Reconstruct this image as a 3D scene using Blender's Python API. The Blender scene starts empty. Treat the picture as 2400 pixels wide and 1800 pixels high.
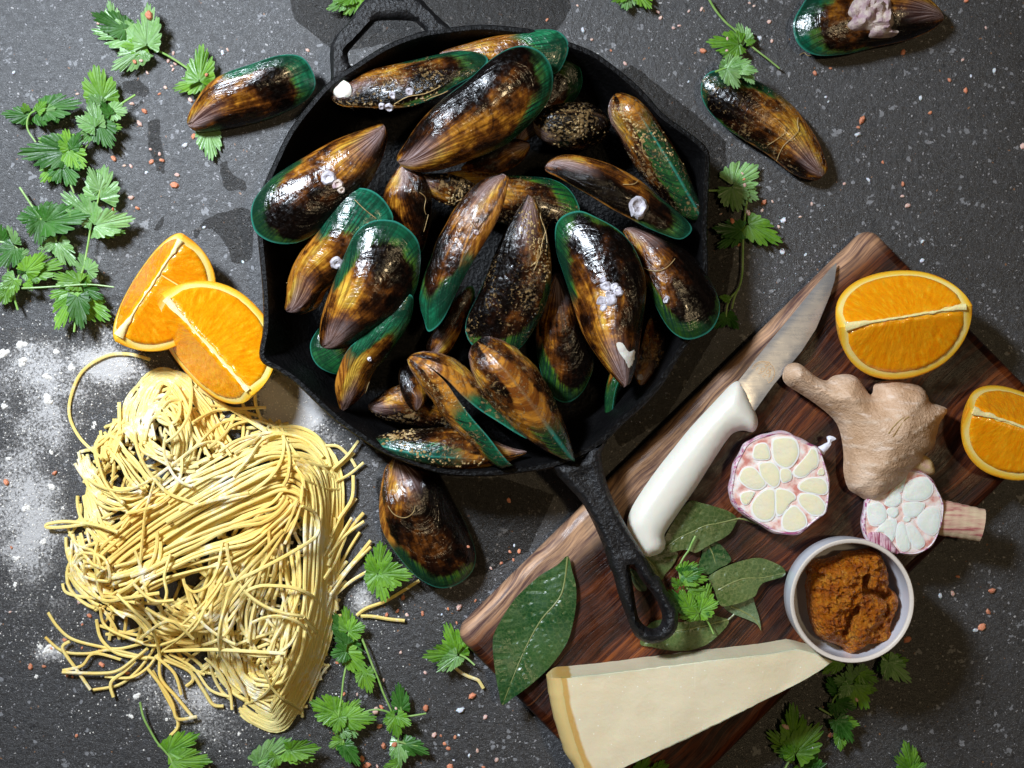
import bpy, math, random
import numpy as np
from mathutils import Vector, Matrix, noise as mn
from mathutils.geometry import delaunay_2d_cdt
from mathutils.bvhtree import BVHTree
random.seed(7)
sc = bpy.context.scene
col = sc.collection
PX = 0.00025      # metres per photograph pixel (2400 wide) on the worktop
H = 0.85          # camera height above the worktop

# ---------------------------------------------------------------- camera, world, lamps, exposure
cam = bpy.data.cameras.new('camera'); cam_o = bpy.data.objects.new('camera', cam); col.objects.link(cam_o)
cam_o.location = (0, 0, H); cam.sensor_width = 36; cam.lens = 36*H/0.6
cam.clip_start = 0.01; cam.clip_end = 50
sc.camera = cam_o
w = bpy.data.worlds.new('World'); sc.world = w; w.use_nodes = True
bg = w.node_tree.nodes['Background']; bg.inputs[0].default_value = (0.95, 0.82, 0.66, 1); bg.inputs[1].default_value = 0.022
def area(name, loc, target, size, energy, color, size_y=None, spread=None):
    l = bpy.data.lights.new(name, 'AREA'); l.energy = energy; l.color = color; l.size = size
    if spread: l.spread = math.radians(spread)
    if size_y: l.shape = 'RECTANGLE'; l.size_y = size_y
    o = bpy.data.objects.new(name, l); col.objects.link(o); o.location = loc
    o.rotation_euler = (Vector(target)-Vector(loc)).to_track_quat('-Z', 'Y').to_euler()
    return o
area('window_light', (-0.52, 0.50, 0.86), (-0.09, 0.03, 0), 0.10, 4.3, (0.80, 0.89, 1.0), 0.27, 76)
area('ceiling_light', (0.42, 0.06, 1.75), (0.05, 0, 0), 0.09, 4.6, (1.0, 0.76, 0.44))
sc.view_settings.view_transform = 'Standard'; sc.view_settings.look = 'None'
sc.view_settings.exposure = 0.0; sc.view_settings.gamma = 1
sc.render.engine = 'CYCLES'

# ---------------------------------------------------------------- pixel helpers
R = {'P': (0, 0, 1), 'G': (0, 0, 2212/2400), 'F': (840, 380, 3.95), 'Z': (1480, 1180, 5.53), 'K': (1690, 760, 11.06),
     'GA': (1700, 1000, 7.9), 'GB': (2000, 1080, 3.966), 'BW': (1820, 1240, 3.525), 'N1': (150, 850, 1.7625), 'N2': (90, 1180, 1.7625)}
for k, x, y in (('A', 580, 40), ('B', 1080, 150), ('C', 580, 420), ('D', 1060, 460), ('E', 740, 720)): R[k] = (x, y, 3.456)
for i in range(4):
    for j in range(4): R['Q%d%d' % (i, j)] = (600*i, 450*j, 3.6867)
def px(reg, *fl):
    x0, y0, k = R[reg]
    return [(x0+fl[i]/k, y0+fl[i+1]/k) for i in range(0, len(fl), 2)]
def W(p, z=0.0):
    f = (H-z)/H
    return Vector(((p[0]-1200)*PX*f, (900-p[1])*PX*f, z))
def catmull(pts, n=6, closed=True):
    P = [Vector(p) for p in pts]; m = len(P); out = []
    for i in range(m if closed else m-1):
        if closed: a, b, c, d = P[i-1], P[i], P[(i+1) % m], P[(i+2) % m]
        else: a, b, c, d = P[max(i-1, 0)], P[i], P[i+1], P[min(i+2, m-1)]
        for k in range(n):
            t = k/n
            out.append(0.5*((2*b)+(c-a)*t+(2*a-5*b+4*c-d)*t*t+(3*b-a-3*c+d)*t**3))
    if not closed: out.append(P[-1])
    return out
def smooth(e0, e1, x):
    t = min(max((x-e0)/(e1-e0), 0), 1); return t*t*(3-2*t)
def fbm(v, o=3): return mn.fractal(Vector(v), 1.0, 2.0, o)
def vary(v, s=40): return mn.noise(Vector(v)*s)

# ---------------------------------------------------------------- object helpers
def thing(name, label, cat, loc=(0, 0, 0), group=None):
    o = bpy.data.objects.new(name, None); col.objects.link(o); o.location = loc; o.empty_display_size = .01
    o['label'] = label; o['category'] = cat
    if group: o['group'] = group
    return o
def tag(o, label=None, cat=None, group=None, kind=None):
    if label: o['label'] = label
    if cat: o['category'] = cat
    if group: o['group'] = group
    if kind: o['kind'] = kind
    return o
def root_loc(p):
    v = Vector((0, 0, 0))
    while p is not None: v += p.location; p = p.parent
    return v
def mk(name, verts, faces, mat, parent=None, sm=True, label=None, loc=None, attrs=None):
    L = Vector(loc) if loc is not None else (root_loc(parent) if parent else Vector((0, 0, 0)))
    me = bpy.data.meshes.new(name)
    me.from_pydata([tuple(Vector(v)-L) for v in verts], [], faces)
    if sm: me.polygons.foreach_set('use_smooth', [True]*len(me.polygons)); me.set_sharp_from_angle(angle=math.radians(50))
    for k, a in (attrs or {}).items():
        at = me.attributes.new(k, 'FLOAT', 'POINT'); at.data.foreach_set('value', list(a))
    for m in (mat if isinstance(mat, (list, tuple)) else [mat]): me.materials.append(m)
    me.update()
    o = bpy.data.objects.new(name, me); col.objects.link(o)
    if parent: o.parent = parent
    elif loc is not None: o.location = L
    if label: o['label'] = label
    return o
def tube(pts, r, n=7, flat=1.0, cap=True, twist=0.0):
    pts = [Vector(p) for p in pts]; V = []; Fc = []
    m = len(pts); up = Vector((0, 0, 1))
    for i, p in enumerate(pts):
        d = (pts[min(i+1, m-1)]-pts[max(i-1, 0)])
        d = d.normalized() if d.length > 1e-9 else Vector((1, 0, 0))
        s = d.cross(up); s = s.normalized() if s.length > 1e-4 else Vector((1, 0, 0))
        u = s.cross(d).normalized(); rr = r[i] if isinstance(r, (list, tuple)) else r
        for k in range(n):
            a = 2*math.pi*k/n+twist+math.pi/n
            V.append(p+s*math.cos(a)*rr+u*math.sin(a)*rr*flat)
    for i in range(m-1):
        for k in range(n):
            Fc.append((i*n+k, i*n+(k+1) % n, (i+1)*n+(k+1) % n, (i+1)*n+k))
    if cap: Fc.append(tuple(range(n))[::-1]); Fc.append(tuple((m-1)*n+k for k in range(n)))
    return V, Fc
def join(parts):
    V = []; Fc = []
    for v, f in parts:
        o = len(V); V += list(v); Fc += [tuple(i+o for i in q) for q in f]
    return V, Fc
def inside(pts, poly):
    x = pts[:, 0]; y = pts[:, 1]; r = np.zeros(len(pts), bool); n = len(poly)
    for i in range(n):
        x1, y1 = poly[i]; x2, y2 = poly[(i+1) % n]
        if y1 == y2: continue
        c = ((y1 > y) != (y2 > y)) & (x < (x2-x1)*(y-y1)/(y2-y1)+x1)
        r ^= c
    return r
def pdist(pts, poly, closed=True):
    d = np.full(len(pts), 1e9); n = len(poly)
    for i in range(n if closed else n-1):
        a = np.array(poly[i]); b = np.array(poly[(i+1) % n]); ab = b-a; L = (ab**2).sum()+1e-18
        t = np.clip(((pts-a)@ab)/L, 0, 1); q = a+t[:, None]*ab
        d = np.minimum(d, np.hypot(pts[:, 0]-q[:, 0], pts[:, 1]-q[:, 1]))
    return d
def slab(poly, top, bot, sp=0.003, holes=(), jit=0.25):
    """closed solid over a 2-D outline: top(x,y,d), bot(x,y,d) give the heights, d = distance to the edge"""
    loops = [poly]+list(holes); pv = []; pe = []
    for lp in loops:
        o = len(pv); q = [tuple(p[:2]) for p in lp]
        pv += q; pe += [(o+i, o+(i+1) % len(q)) for i in range(len(q))]
    arr = np.array([p[:2] for p in poly]); mi = arr.min(0); ma = arr.max(0)
    rg = random.Random(3)
    gx = np.arange(mi[0]+sp/2, ma[0], sp); gy = np.arange(mi[1]+sp/2, ma[1], sp)
    G = np.array([(x+(rg.random()-.5)*sp*jit, y+(rg.random()-.5)*sp*jit) for x in gx for y in gy]) if len(gx) and len(gy) else np.zeros((0, 2))
    if len(G):
        k = inside(G, [p[:2] for p in poly])
        for h in holes: k &= ~inside(G, [p[:2] for p in h])
        G = G[k]
        d = np.full(len(G), 1e9)
        for lp in loops: d = np.minimum(d, pdist(G, [p[:2] for p in lp]))
        G = G[d > sp*0.45]
    allp = [Vector(p) for p in pv]+[Vector(p) for p in G]
    v2, _, f2, _, _, _ = delaunay_2d_cdt(allp, pe, [], 0, 1e-7)
    C = np.array([sum((v2[i] for i in f), Vector((0, 0)))/len(f) for f in f2])
    keep = inside(C, [p[:2] for p in poly])
    for h in holes: keep &= ~inside(C, [p[:2] for p in h])
    F2 = []
    for f, k in zip(f2, keep):
        if not k: continue
        a, b, c = v2[f[0]], v2[f[1]], v2[f[2]]
        if (b-a).cross(c-a) < 0: f = f[::-1]
        F2.append(tuple(f))
    A = np.array([(v.x, v.y) for v in v2]); d = np.full(len(A), 1e9)
    for lp in loops: d = np.minimum(d, pdist(A, [p[:2] for p in lp]))
    d[d < 1e-6] = 0
    n = len(A)
    V = [Vector((A[i, 0], A[i, 1], top(A[i, 0], A[i, 1], d[i]))) for i in range(n)]+[Vector((A[i, 0], A[i, 1], bot(A[i, 0], A[i, 1], d[i]))) for i in range(n)]
    cnt = {}
    for f in F2:
        for i in range(3):
            e = (f[i], f[(i+1) % 3]); cnt[e] = cnt.get(e, 0)+1
    side = [(a, a+n, b+n, b) for (a, b) in cnt if (b, a) not in cnt]
    Fc = F2+[tuple(i+n for i in f[::-1]) for f in F2]+side
    return V, Fc, list(d)+list(d)
def wpoly(pts, z): return [tuple(W(p, z)[:2]) for p in pts]

# ---------------------------------------------------------------- material helpers
class NT:
    def __init__(s, name):
        s.m = bpy.data.materials.new(name); s.m.use_nodes = True; s.t = s.m.node_tree; s.n = s.t.nodes; s.l = s.t.links
        s.b = s.n['Principled BSDF']; s.tc = s.n.new('ShaderNodeTexCoord')
    def set(s, sock, v):
        if hasattr(v, 'links') or isinstance(v, bpy.types.NodeSocket): s.l.new(v, sock)
        else:
            if isinstance(v, (tuple, list)) and len(v) == 3 and len(sock.default_value) == 4: v = tuple(v)+(1,)
            sock.default_value = v
    def P(s, **k):
        for a, v in k.items(): s.set(s.b.inputs[a.replace('_', ' ')], v)
        return s
    @property
    def obj(s): return s.tc.outputs['Object']
    def attr(s, name, out='Fac', typ='GEOMETRY'):
        a = s.n.new('ShaderNodeAttribute'); a.attribute_name = name; a.attribute_type = typ; return a.outputs[out]
    def rnd(s): return s.n.new('ShaderNodeObjectInfo').outputs['Random']
    def noise(s, scale, detail=3, rough=.5, vec=None, dist=0.0, out='Fac', dim=None, w=None):
        a = s.n.new('ShaderNodeTexNoise')
        if dim: a.noise_dimensions = dim
        s.set(a.inputs['Scale'], scale); a.inputs['Detail'].default_value = detail; a.inputs['Roughness'].default_value = rough; a.inputs['Distortion'].default_value = dist
        if dim == '1D': s.set(a.inputs['W'], w)
        else:
            if w is not None: s.set(a.inputs['W'], w)
            s.l.new(vec if vec is not None else s.obj, a.inputs['Vector'])
        return a.outputs[out]
    def voro(s, scale, vec=None, feature='F1', out='Distance', rnd=1.0):
        a = s.n.new('ShaderNodeTexVoronoi'); a.feature = feature; a.inputs['Scale'].default_value = scale; a.inputs['Randomness'].default_value = rnd
        s.l.new(vec if vec is not None else s.obj, a.inputs['Vector']); return a.outputs[out]
    def ramp(s, fac, stops, mode='LINEAR'):
        a = s.n.new('ShaderNodeValToRGB'); s.set(a.inputs[0], fac); c = a.color_ramp; c.interpolation = mode
        while len(c.elements) < len(stops): c.elements.new(0.5)
        for e, (p, q) in zip(c.elements, stops):
            e.position = p; e.color = (q, q, q, 1) if isinstance(q, (int, float)) else tuple(q)+(1,)
        return a.outputs[0]
    def mix(s, f, a, b, mode='MIX'):
        m = s.n.new('ShaderNodeMix'); m.data_type = 'RGBA'; m.blend_type = mode
        s.set(m.inputs[0], f); s.set(m.inputs[6], a); s.set(m.inputs[7], b); return m.outputs[2]
    def math(s, op, a, b=0.0, c=None, clamp=False):
        m = s.n.new('ShaderNodeMath'); m.operation = op; m.use_clamp = clamp
        s.set(m.inputs[0], a); s.set(m.inputs[1], b)
        if c is not None: s.set(m.inputs[2], c)
        return m.outputs[0]
    def mr(s, v, a, b, c=0.0, d=1.0, smooth=True):
        m = s.n.new('ShaderNodeMapRange'); m.interpolation_type = 'SMOOTHSTEP' if smooth else 'LINEAR'
        s.set(m.inputs[0], v)
        for i, q in zip((1, 2, 3, 4), (a, b, c, d)): s.set(m.inputs[i], q)
        return m.outputs[0]
    def vec(s, x, y, z=0.0):
        m = s.n.new('ShaderNodeCombineXYZ')
        for i, q in enumerate((x, y, z)): s.set(m.inputs[i], q)
        return m.outputs[0]
    def mapping(s, rot=(0, 0, 0), scale=(1, 1, 1), loc=(0, 0, 0), vec=None):
        m = s.n.new('ShaderNodeMapping'); s.l.new(vec if vec is not None else s.obj, m.inputs[0])
        m.inputs['Location'].default_value = loc; m.inputs['Rotation'].default_value = rot; m.inputs['Scale'].default_value = scale
        return m.outputs[0]
    def bump(s, h, dist, strength=1.0):
        m = s.n.new('ShaderNodeBump'); m.inputs['Strength'].default_value = strength; m.inputs['Distance'].default_value = dist
        s.l.new(h, m.inputs['Height']); s.l.new(m.outputs[0], s.b.inputs['Normal']); return s

def hsvj(n, colr, amt=.12):
    m = n.n.new('ShaderNodeHueSaturation'); n.set(m.inputs['Color'], colr)
    n.set(m.inputs['Value'], n.mr(n.rnd(), 0, 1, 1-amt, 1+amt, False)); return m.outputs[0]

def mat_worktop():
    n = NT('terrazzo_concrete')
    fl = n.attr('flour'); wet = n.attr('wet')
    base = n.ramp(n.noise(9, 5, .6), [(.3, (.018, .016, .015)), (.7, (.042, .041, .042))])
    # fine sand grain
    fine = n.noise(1500, 3, .7)
    base = n.mix(n.mr(fine, .56, .70), base, (.30, .30, .31))
    base = n.mix(n.mr(n.noise(120, 5, .7), .45, .75, 0, .45), base, (.075, .075, .08))
    base = n.mix(n.mr(n.noise(800, 2, .6), .48, .34), base, (.022, .021, .021))
    # chips: small, medium; each its own tone
    for sc_, thr, keep in ((600, .30, .26), (300, .36, .22), (150, .30, .22)):
        v = n.n.new('ShaderNodeTexVoronoi'); v.inputs['Scale'].default_value = sc_
        n.l.new(n.mix(.012 if sc_ < 300 else .004, n.obj, n.noise(300, 2, .5, out='Color')), v.inputs['Vector'])
        sep = n.n.new('ShaderNodeSeparateColor'); n.l.new(v.outputs['Color'], sep.inputs[0])
        on = n.math('MULTIPLY', n.mr(v.outputs['Distance'], thr+.06, thr-.04), n.math('LESS_THAN', sep.outputs[0], keep))
        tone = n.ramp(sep.outputs[1], [(0, (.02, .02, .021)), (.5, (.035, .035, .037)), (.56, (.30, .29, .30)), (.9, (.45, .43, .42)), (.95, (.26, .12, .05))] if sc_ > 300
                      else [(0, (.022, .022, .024)), (.7, (.05, .05, .055)), (.8, (.22, .22, .23)), (1, (.13, .15, .15))], 'CONSTANT')
        base = n.mix(n.math('MULTIPLY', on, .85), base, tone)
    # wet stains and the pan's painted cast shadow, sharp uneven border
    wn = n.math('ADD', wet, n.math('MULTIPLY', n.math('SUBTRACT', n.noise(160, 4, .6), .5), .5))
    wm = n.mr(wn, .47, .53)
    base = n.mix(n.math('MULTIPLY', wm, .95), base, n.mix(1.0, base, (.34, .30, .25), 'MULTIPLY'))
    # flour dust lying in the pores
    dn = n.math('ADD', n.math('MULTIPLY', n.noise(620, 5, .8), .7), n.math('MULTIPLY', n.noise(75, 4, .6), .3))
    lo_e = n.math('SUBTRACT', .66, n.math('MULTIPLY', fl, .30))
    fm = n.mr(dn, n.math('SUBTRACT', lo_e, .03), n.math('ADD', lo_e, .14))
    fm = n.math('MULTIPLY', fm, n.mr(fl, .02, .15))
    base = n.mix(n.math('MULTIPLY', fm, .62), base, (.72, .70, .69))
    n.P(Base_Color=base, Roughness=n.math('ADD', n.mr(n.noise(220, 4, .7), .3, .7, .27, .52), n.math('MULTIPLY', wm, -.05)), Specular_IOR_Level=n.math('SUBTRACT', .6, n.math('MULTIPLY', wm, .35)))
    h = n.math('ADD', n.math('MULTIPLY', fine, .6), n.math('ADD', n.noise(330, 3, .6), n.math('MULTIPLY', fm, .8)))
    return n.bump(h, .0006, .9).m
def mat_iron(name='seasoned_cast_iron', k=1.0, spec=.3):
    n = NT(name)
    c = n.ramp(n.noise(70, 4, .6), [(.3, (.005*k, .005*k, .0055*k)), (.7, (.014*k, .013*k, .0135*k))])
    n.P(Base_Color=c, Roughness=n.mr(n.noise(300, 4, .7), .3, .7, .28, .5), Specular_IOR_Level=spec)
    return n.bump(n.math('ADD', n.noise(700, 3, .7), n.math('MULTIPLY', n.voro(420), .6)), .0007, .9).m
def mat_wood():
    n = NT('oiled_rosewood')
    m = n.mapping(rot=(0, 0, math.radians(45)), scale=(1, 1, 1))   # length of the board along mapped y
    sep = n.n.new('ShaderNodeSeparateXYZ'); n.l.new(m, sep.inputs[0])
    wob = n.math('MULTIPLY', n.noise(9, 3, .5), .03)
    lon = sep.outputs[1]; lat = n.math('ADD', sep.outputs[0], wob)
    gr = n.noise(1, 6, .7, vec=n.vec(n.math('MULTIPLY', lon, 22), n.math('MULTIPLY', lat, 420)))
    gr2 = n.noise(1, 4, .6, vec=n.vec(n.math('MULTIPLY', lon, 8), n.math('MULTIPLY', lat, 900)))
    big = n.noise(1, 3, .5, vec=n.vec(n.math('MULTIPLY', lon, 9), n.math('MULTIPLY', lat, 44)))
    c = n.ramp(big, [(.3, (.014, .0045, .003)), (.45, (.05, .012, .004)), (.56, (.15, .034, .007)), (.74, (.38, .11, .018))])
    c = n.mix(n.mr(gr, .42, .62), n.mix(1.0, c, (.25, .16, .15), 'MULTIPLY'), c)
    c = n.mix(n.mr(gr2, .55, .75, 0, .45), c, (.30, .10, .03))
    e = n.attr('edge')
    sap = n.mr(n.math('ADD', e, n.math('MULTIPLY', n.math('SUBTRACT', gr, .5), .012)), .020, .008)
    sapc = n.mix(n.mr(gr, .35, .65), (.10, .05, .045), (.62, .36, .20))
    c = n.mix(n.math('MULTIPLY', sap, .85), c, sapc)
    n.P(Base_Color=c, Roughness=n.mr(n.noise(60, 4, .6), .35, .65, .3, .6), Specular_IOR_Level=.32)
    return n.bump(n.math('ADD', gr, n.math('MULTIPLY', gr2, .6)), .0005, .7).m
def simple(name, c, rough=.5, spec=.5, sss=0, ssr=.004, bump=None, coat=0, metal=0, jitter=0, mottled=None, trans=0):
    n = NT(name); cc = c
    if mottled: cc = n.mix(n.mr(n.noise(mottled[0], 4, .6), .35, .65), c, mottled[1])
    if jitter: cc = hsvj(n, cc, jitter)
    n.P(Base_Color=cc, Roughness=rough, Specular_IOR_Level=spec, Subsurface_Weight=sss, Subsurface_Scale=ssr, Coat_Weight=coat, Coat_Roughness=.15, Metallic=metal, Transmission_Weight=trans)
    if bump: n.bump(n.noise(bump[0], 4, .6), bump[1], .8)
    return n.m
def mat_shell(name, rim=.84, dark=.5, green=(.015, .20, .10), gt=.42, amt=1.0, seed=0.0, crust=0.0):
    n = NT(name); g = n.attr('g'); t = n.attr('t'); s = n.attr('s')
    off = n.mapping(loc=(seed, seed*.7, 0))
    big = n.noise(42, 4, .55, vec=off); mid = n.noise(150, 5, .65, vec=off)
    mot = n.math('ADD', n.math('MULTIPLY', big, .65), n.math('MULTIPLY', mid, .35))
    sh = .10*(dark-.5)*2
    side = n.math('MULTIPLY', n.math('SINE', n.math('MULTIPLY', s, 6.2832)), .085*(1 if int(seed*10) % 3 else -1))
    mot = n.math('ADD', mot, side)
    mot0 = mot
    mot = n.math('SUBTRACT', mot, n.mr(g, .35, .80, 0, .10))
    mot = n.math('SUBTRACT', mot, n.math('MULTIPLY', n.math('SUBTRACT', n.noise(1, 3, .6, vec=n.vec(n.math('MULTIPLY', s, 22), n.math('MULTIPLY', g, 3.0), seed+3)), .5), .22))
    body = n.ramp(mot, [(.34+sh, (.003, .0015, .001)), (.42+sh, (.020, .006, .002)), (.50+sh, (.13, .040, .006)), (.57+sh, (.42, .17, .016)), (.67+sh, (.62, .38, .05))])
    streak = n.noise(1, 4, .6, vec=n.vec(n.math('MULTIPLY', s, 46), n.math('MULTIPLY', g, 2.2), seed))
    grow = n.noise(1, 3, .65, vec=n.vec(n.math('MULTIPLY', g, 42), n.math('MULTIPLY', s, 2.5), seed))
    body = n.mix(n.mr(streak, .40, .62, .75, 0), body, n.mix(1.0, body, (.22, .16, .14), 'MULTIPLY'))
    body = n.mix(n.mr(grow, .56, .72, 0, .55), body, (.006, .003, .002))
    um = n.math('MULTIPLY', n.mr(n.math('ADD', g, n.math('MULTIPLY', n.math('SUBTRACT', streak, .5), .35)), .40, .10), .9)
    umc = n.ramp(streak, [(.38, (.05, .022, .02)), (.52, (.20, .12, .10)), (.64, (.46, .36, .36))])
    body = n.mix(um, body, umc)
    # green (towards the umbo: orange) rim following the growth lines
    gd = n.math('ADD', g, n.math('MULTIPLY', n.math('SUBTRACT', mot0, .5), .42))
    rim += .065
    dark += .22
    green = (green[0]*.9, green[1]*.62, green[2]*.55)
    gd = n.math('ADD', gd, n.math('MULTIPLY', n.math('SINE', n.math('MULTIPLY', s, 6.2832)), .07*(1 if int(seed*10) % 3 else -1)))
    ring = n.mr(gd, rim-.04, rim+.03)
    td = n.math('ADD', t, n.math('MULTIPLY', n.math('SUBTRACT', big, .5), .35))
    gcol = n.mix(n.mr(grow, .35, .68), tuple(c*.55 for c in green), green)
    gcol = n.mix(n.mr(n.math('ADD', gd, n.math('MULTIPLY', mid, .1)), rim+.13, rim+.02, 0, .75), gcol, (.10, .20, .012))
    rad = n.noise(1, 2, .5, vec=n.vec(n.math('MULTIPLY', s, 150), n.math('MULTIPLY', g, 1.5), seed))
    gcol = n.mix(n.math('MULTIPLY', n.mr(rad, .47, .54), n.mr(g, 1.0, rim-.05, .55, 1.0)), gcol, (.006, .022, .012))
    gcol = n.mix(n.mr(n.math('ADD', big, n.math('MULTIPLY', n.math('SUBTRACT', mid, .5), .5)), .60, .40, 0, .85), gcol, (.004, .022, .012))
    ocol = n.mix(n.mr(streak, .4, .6), (.14, .04, .006), (.42, .17, .02))
    rc = n.mix(n.mr(td, gt-.07, gt+.07), ocol, gcol)
    body = n.mix(n.math('MULTIPLY', ring, amt), body, rc)
    body = n.mix(n.math('MULTIPLY', n.mr(g, .985, .997), .55*amt), body, n.mix(n.mr(t, gt-.08, gt+.08), (.20, .10, .04), (.04, .28, .21)))
    if crust:
        cr = n.mr(n.math('ADD', n.noise(520, 4, .7), n.math('MULTIPLY', n.noise(60, 3), .5)), .84-.06*crust, .90-.06*crust)
        body = n.mix(n.math('MULTIPLY', cr, .6), body, (.30, .19, .08))
    n.P(Base_Color=body, Roughness=n.mr(n.noise(500, 3, .7), .35, .68, .10, .30), Specular_IOR_Level=.42, Coat_Weight=.12, Coat_Roughness=.05)
    h = n.math('ADD', n.math('MULTIPLY', grow, 1.0), n.math('ADD', n.math('MULTIPLY', n.noise(900, 3, .7), .16), n.math('MULTIPLY', rad, .15)))
    h = n.math('ADD', h, n.math('MULTIPLY', n.noise(170, 2, .5), 1.6))
    h = n.math('ADD', h, n.math('MULTIPLY', mid, .3))
    if crust: h = n.math('ADD', h, n.math('MULTIPLY', cr, 2.0))
    h = n.math('ADD', h, n.math('MULTIPLY', n.noise(1, 3, .6, vec=n.vec(n.math('MULTIPLY', s, 60), n.math('MULTIPLY', g, 24), seed)), .25))
    return n.bump(h, .00048, .75).m
def mat_leaf(name, c1, c2, vein, rough=.45, sc_=60, tr=.25):
    n = NT(name); v = n.attr('vein')
    c = n.mix(n.mr(n.noise(sc_, 4, .6), .35, .68), c1, c2)
    fine = n.mr(n.voro(420, feature='DISTANCE_TO_EDGE'), .0, .12, .35, 0)
    c = n.mix(fine, c, vein)
    c = n.mix(n.math('MULTIPLY', v, .55), c, vein)
    c = hsvj(n, c, .18)
    n.P(Base_Color=c, Roughness=n.mr(n.noise(90, 3), .3, .7, rough-.1, rough+.12), Specular_IOR_Level=.5)
    n.bump(n.math('ADD', n.math('MULTIPLY', v, -1.2), n.noise(250, 4, .6)), .0005, .8)
    if tr:
        t = n.n.new('ShaderNodeBsdfTranslucent'); n.l.new(c, t.inputs[0]); ms = n.n.new('ShaderNodeMixShader'); ms.inputs[0].default_value = tr
        out = n.n['Material Output']; n.l.new(n.b.outputs[0], ms.inputs[1]); n.l.new(t.outputs[0], ms.inputs[2]); n.l.new(ms.outputs[0], out.inputs[0])
    return n.m
M = {}
M['worktop'] = mat_worktop(); M['iron'] = mat_iron(); M['iron_shaded'] = mat_iron('shade_darkened_cast_iron', .35, .13); M['wood'] = mat_wood()  # pan body gets a darkened copy of the iron: interior shade in its colour
M['handle'] = simple('white_nylon', (.70, .67, .58), .34, .5, sss=.25, ssr=.006, bump=(260, .00012))
n = NT('wet_steel')
sw = n.noise(1, 5, .6, vec=n.mapping(rot=(0, 0, math.radians(-12)), scale=(60, 420, 1)))
n.P(Base_Color=(.42, .42, .43), Metallic=.65, Roughness=n.mr(sw, .35, .65, .26, .32)); n.bump(n.math('ADD', n.math('MULTIPLY', n.noise(160, 3, .6, dist=1.0), 1.5), sw), .00005, .4); M['steel'] = n.m
M['stamp'] = simple('etched_stamp', (.62, .40, .22), .5, .3)
M['salt_p'] = simple('pale_pink_salt', (.80, .45, .36), .3, .6, sss=.3, ssr=.002, bump=(900, .0003), jitter=.15, mottled=(400, (.85, .60, .52)))
M['salt_o'] = simple('orange_pink_salt', (.66, .20, .09), .3, .6, sss=.3, ssr=.002, bump=(900, .0003), jitter=.2, mottled=(400, (.78, .34, .20)))
M['salt_w'] = simple('clear_white_salt', (.75, .76, .82), .22, .6, sss=.3, ssr=.002, bump=(900, .0003), jitter=.1)
M['flour'] = simple('flour', (.80, .77, .72), .95, .1, bump=(900, .0005))
n = NT('fresh_floured_pasta')
lo = n.noise(26, 3, .5); du = n.noise(200, 5, .7)
c = n.ramp(lo, [(.3, (.84, .56, .13)), (.5, (.86, .66, .21)), (.7, (.86, .72, .31))])
c = hsvj(n, c, .10)
c = n.mix(n.mr(n.math('ADD', n.math('MULTIPLY', du, .6), n.math('MULTIPLY', n.noise(35, 3), .6)), .62, .76, 0, .75), c, (.86, .82, .70))
n.P(Base_Color=c, Roughness=.6, Specular_IOR_Level=.35, Subsurface_Weight=.15, Subsurface_Scale=.002); n.bump(n.noise(900, 3, .7), .0003, .7); M['pasta'] = n.m
n = NT('orange_peel_and_pith'); e = n.attr('skin')
pit = n.voro(750)
oc = n.mix(n.mr(n.noise(60, 3), .35, .65), (.84, .30, .01), (.86, .42, .015))
c = n.mix(n.mr(n.math('ADD', e, n.math('MULTIPLY', n.math('SUBTRACT', n.noise(260, 3), .5), .0014)), .0006, .0021), oc, (.88, .55, .05))
c = n.mix(n.mr(e, .0022, .0046), c, (.90, .70, .24))
n.P(Base_Color=c, Roughness=.38, Subsurface_Weight=.2, Subsurface_Scale=.003); n.bump(n.math('MULTIPLY', n.math('ADD', pit, n.noise(500, 3)), n.mr(e, .0006, .0, .12, 1.0)), .0005, .7); M['peel'] = n.m
n = NT('orange_pulp'); u = n.attr('u'); v = n.attr('v')
fib = n.noise(1, 4, .6, vec=n.vec(n.math('MULTIPLY', u, 620), n.math('MULTIPLY', v, 130)))
c = n.ramp(fib, [(.3, (.86, .24, .001)), (.55, (.92, .33, .003)), (.74, (.95, .46, .02))])
c = n.mix(n.mr(n.noise(70, 3), .45, .75, 0, .5), c, (.92, .38, .01))
n.P(Base_Color=c, Roughness=.22, Specular_IOR_Level=.5, Subsurface_Weight=.3, Subsurface_Scale=.004, Coat_Weight=.5, Coat_Roughness=.06)
n.bump(n.math('ADD', fib, n.math('MULTIPLY', n.noise(420, 3, .6), .9)), .0005, .7); M['pulp'] = n.m
M['pith'] = simple('white_pith', (.90, .76, .36), .55, .4, sss=.2, ssr=.002, bump=(500, .0006))
n = NT('ginger_skin')
c = n.ramp(n.noise(55, 5, .6), [(.3, (.48, .29, .16)), (.55, (.64, .43, .28)), (.75, (.76, .57, .42))])
rg = n.noise(1, 3, .6, vec=n.mapping(rot=(0, 0, .5), scale=(55, 210, 60)))
c = n.mix(n.mr(rg, .54, .66, 0, .5), c, (.84, .68, .56)); c = n.mix(n.math('MULTIPLY', n.attr('ring'), .6), c, (.86, .72, .58)); c = n.mix(n.mr(n.noise(300, 4, .7), .60, .72, 0, .5), c, (.32, .18, .09))
n.P(Base_Color=c, Roughness=.42, Specular_IOR_Level=.45); n.bump(n.math('ADD', n.noise(700, 3, .6), n.math('MULTIPLY', n.noise(160, 5, .7), 1.6)), .0009, .85); M['ginger'] = n.m
n = NT('garlic_skin'); e = n.attr('skin')
st = n.noise(1, 3, .6, vec=n.mapping(scale=(60, 420, 500)))
c = n.ramp(st, [(.42, (.80, .70, .70)), (.55, (.66, .42, .50)), (.62, (.38, .08, .20))])
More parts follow.
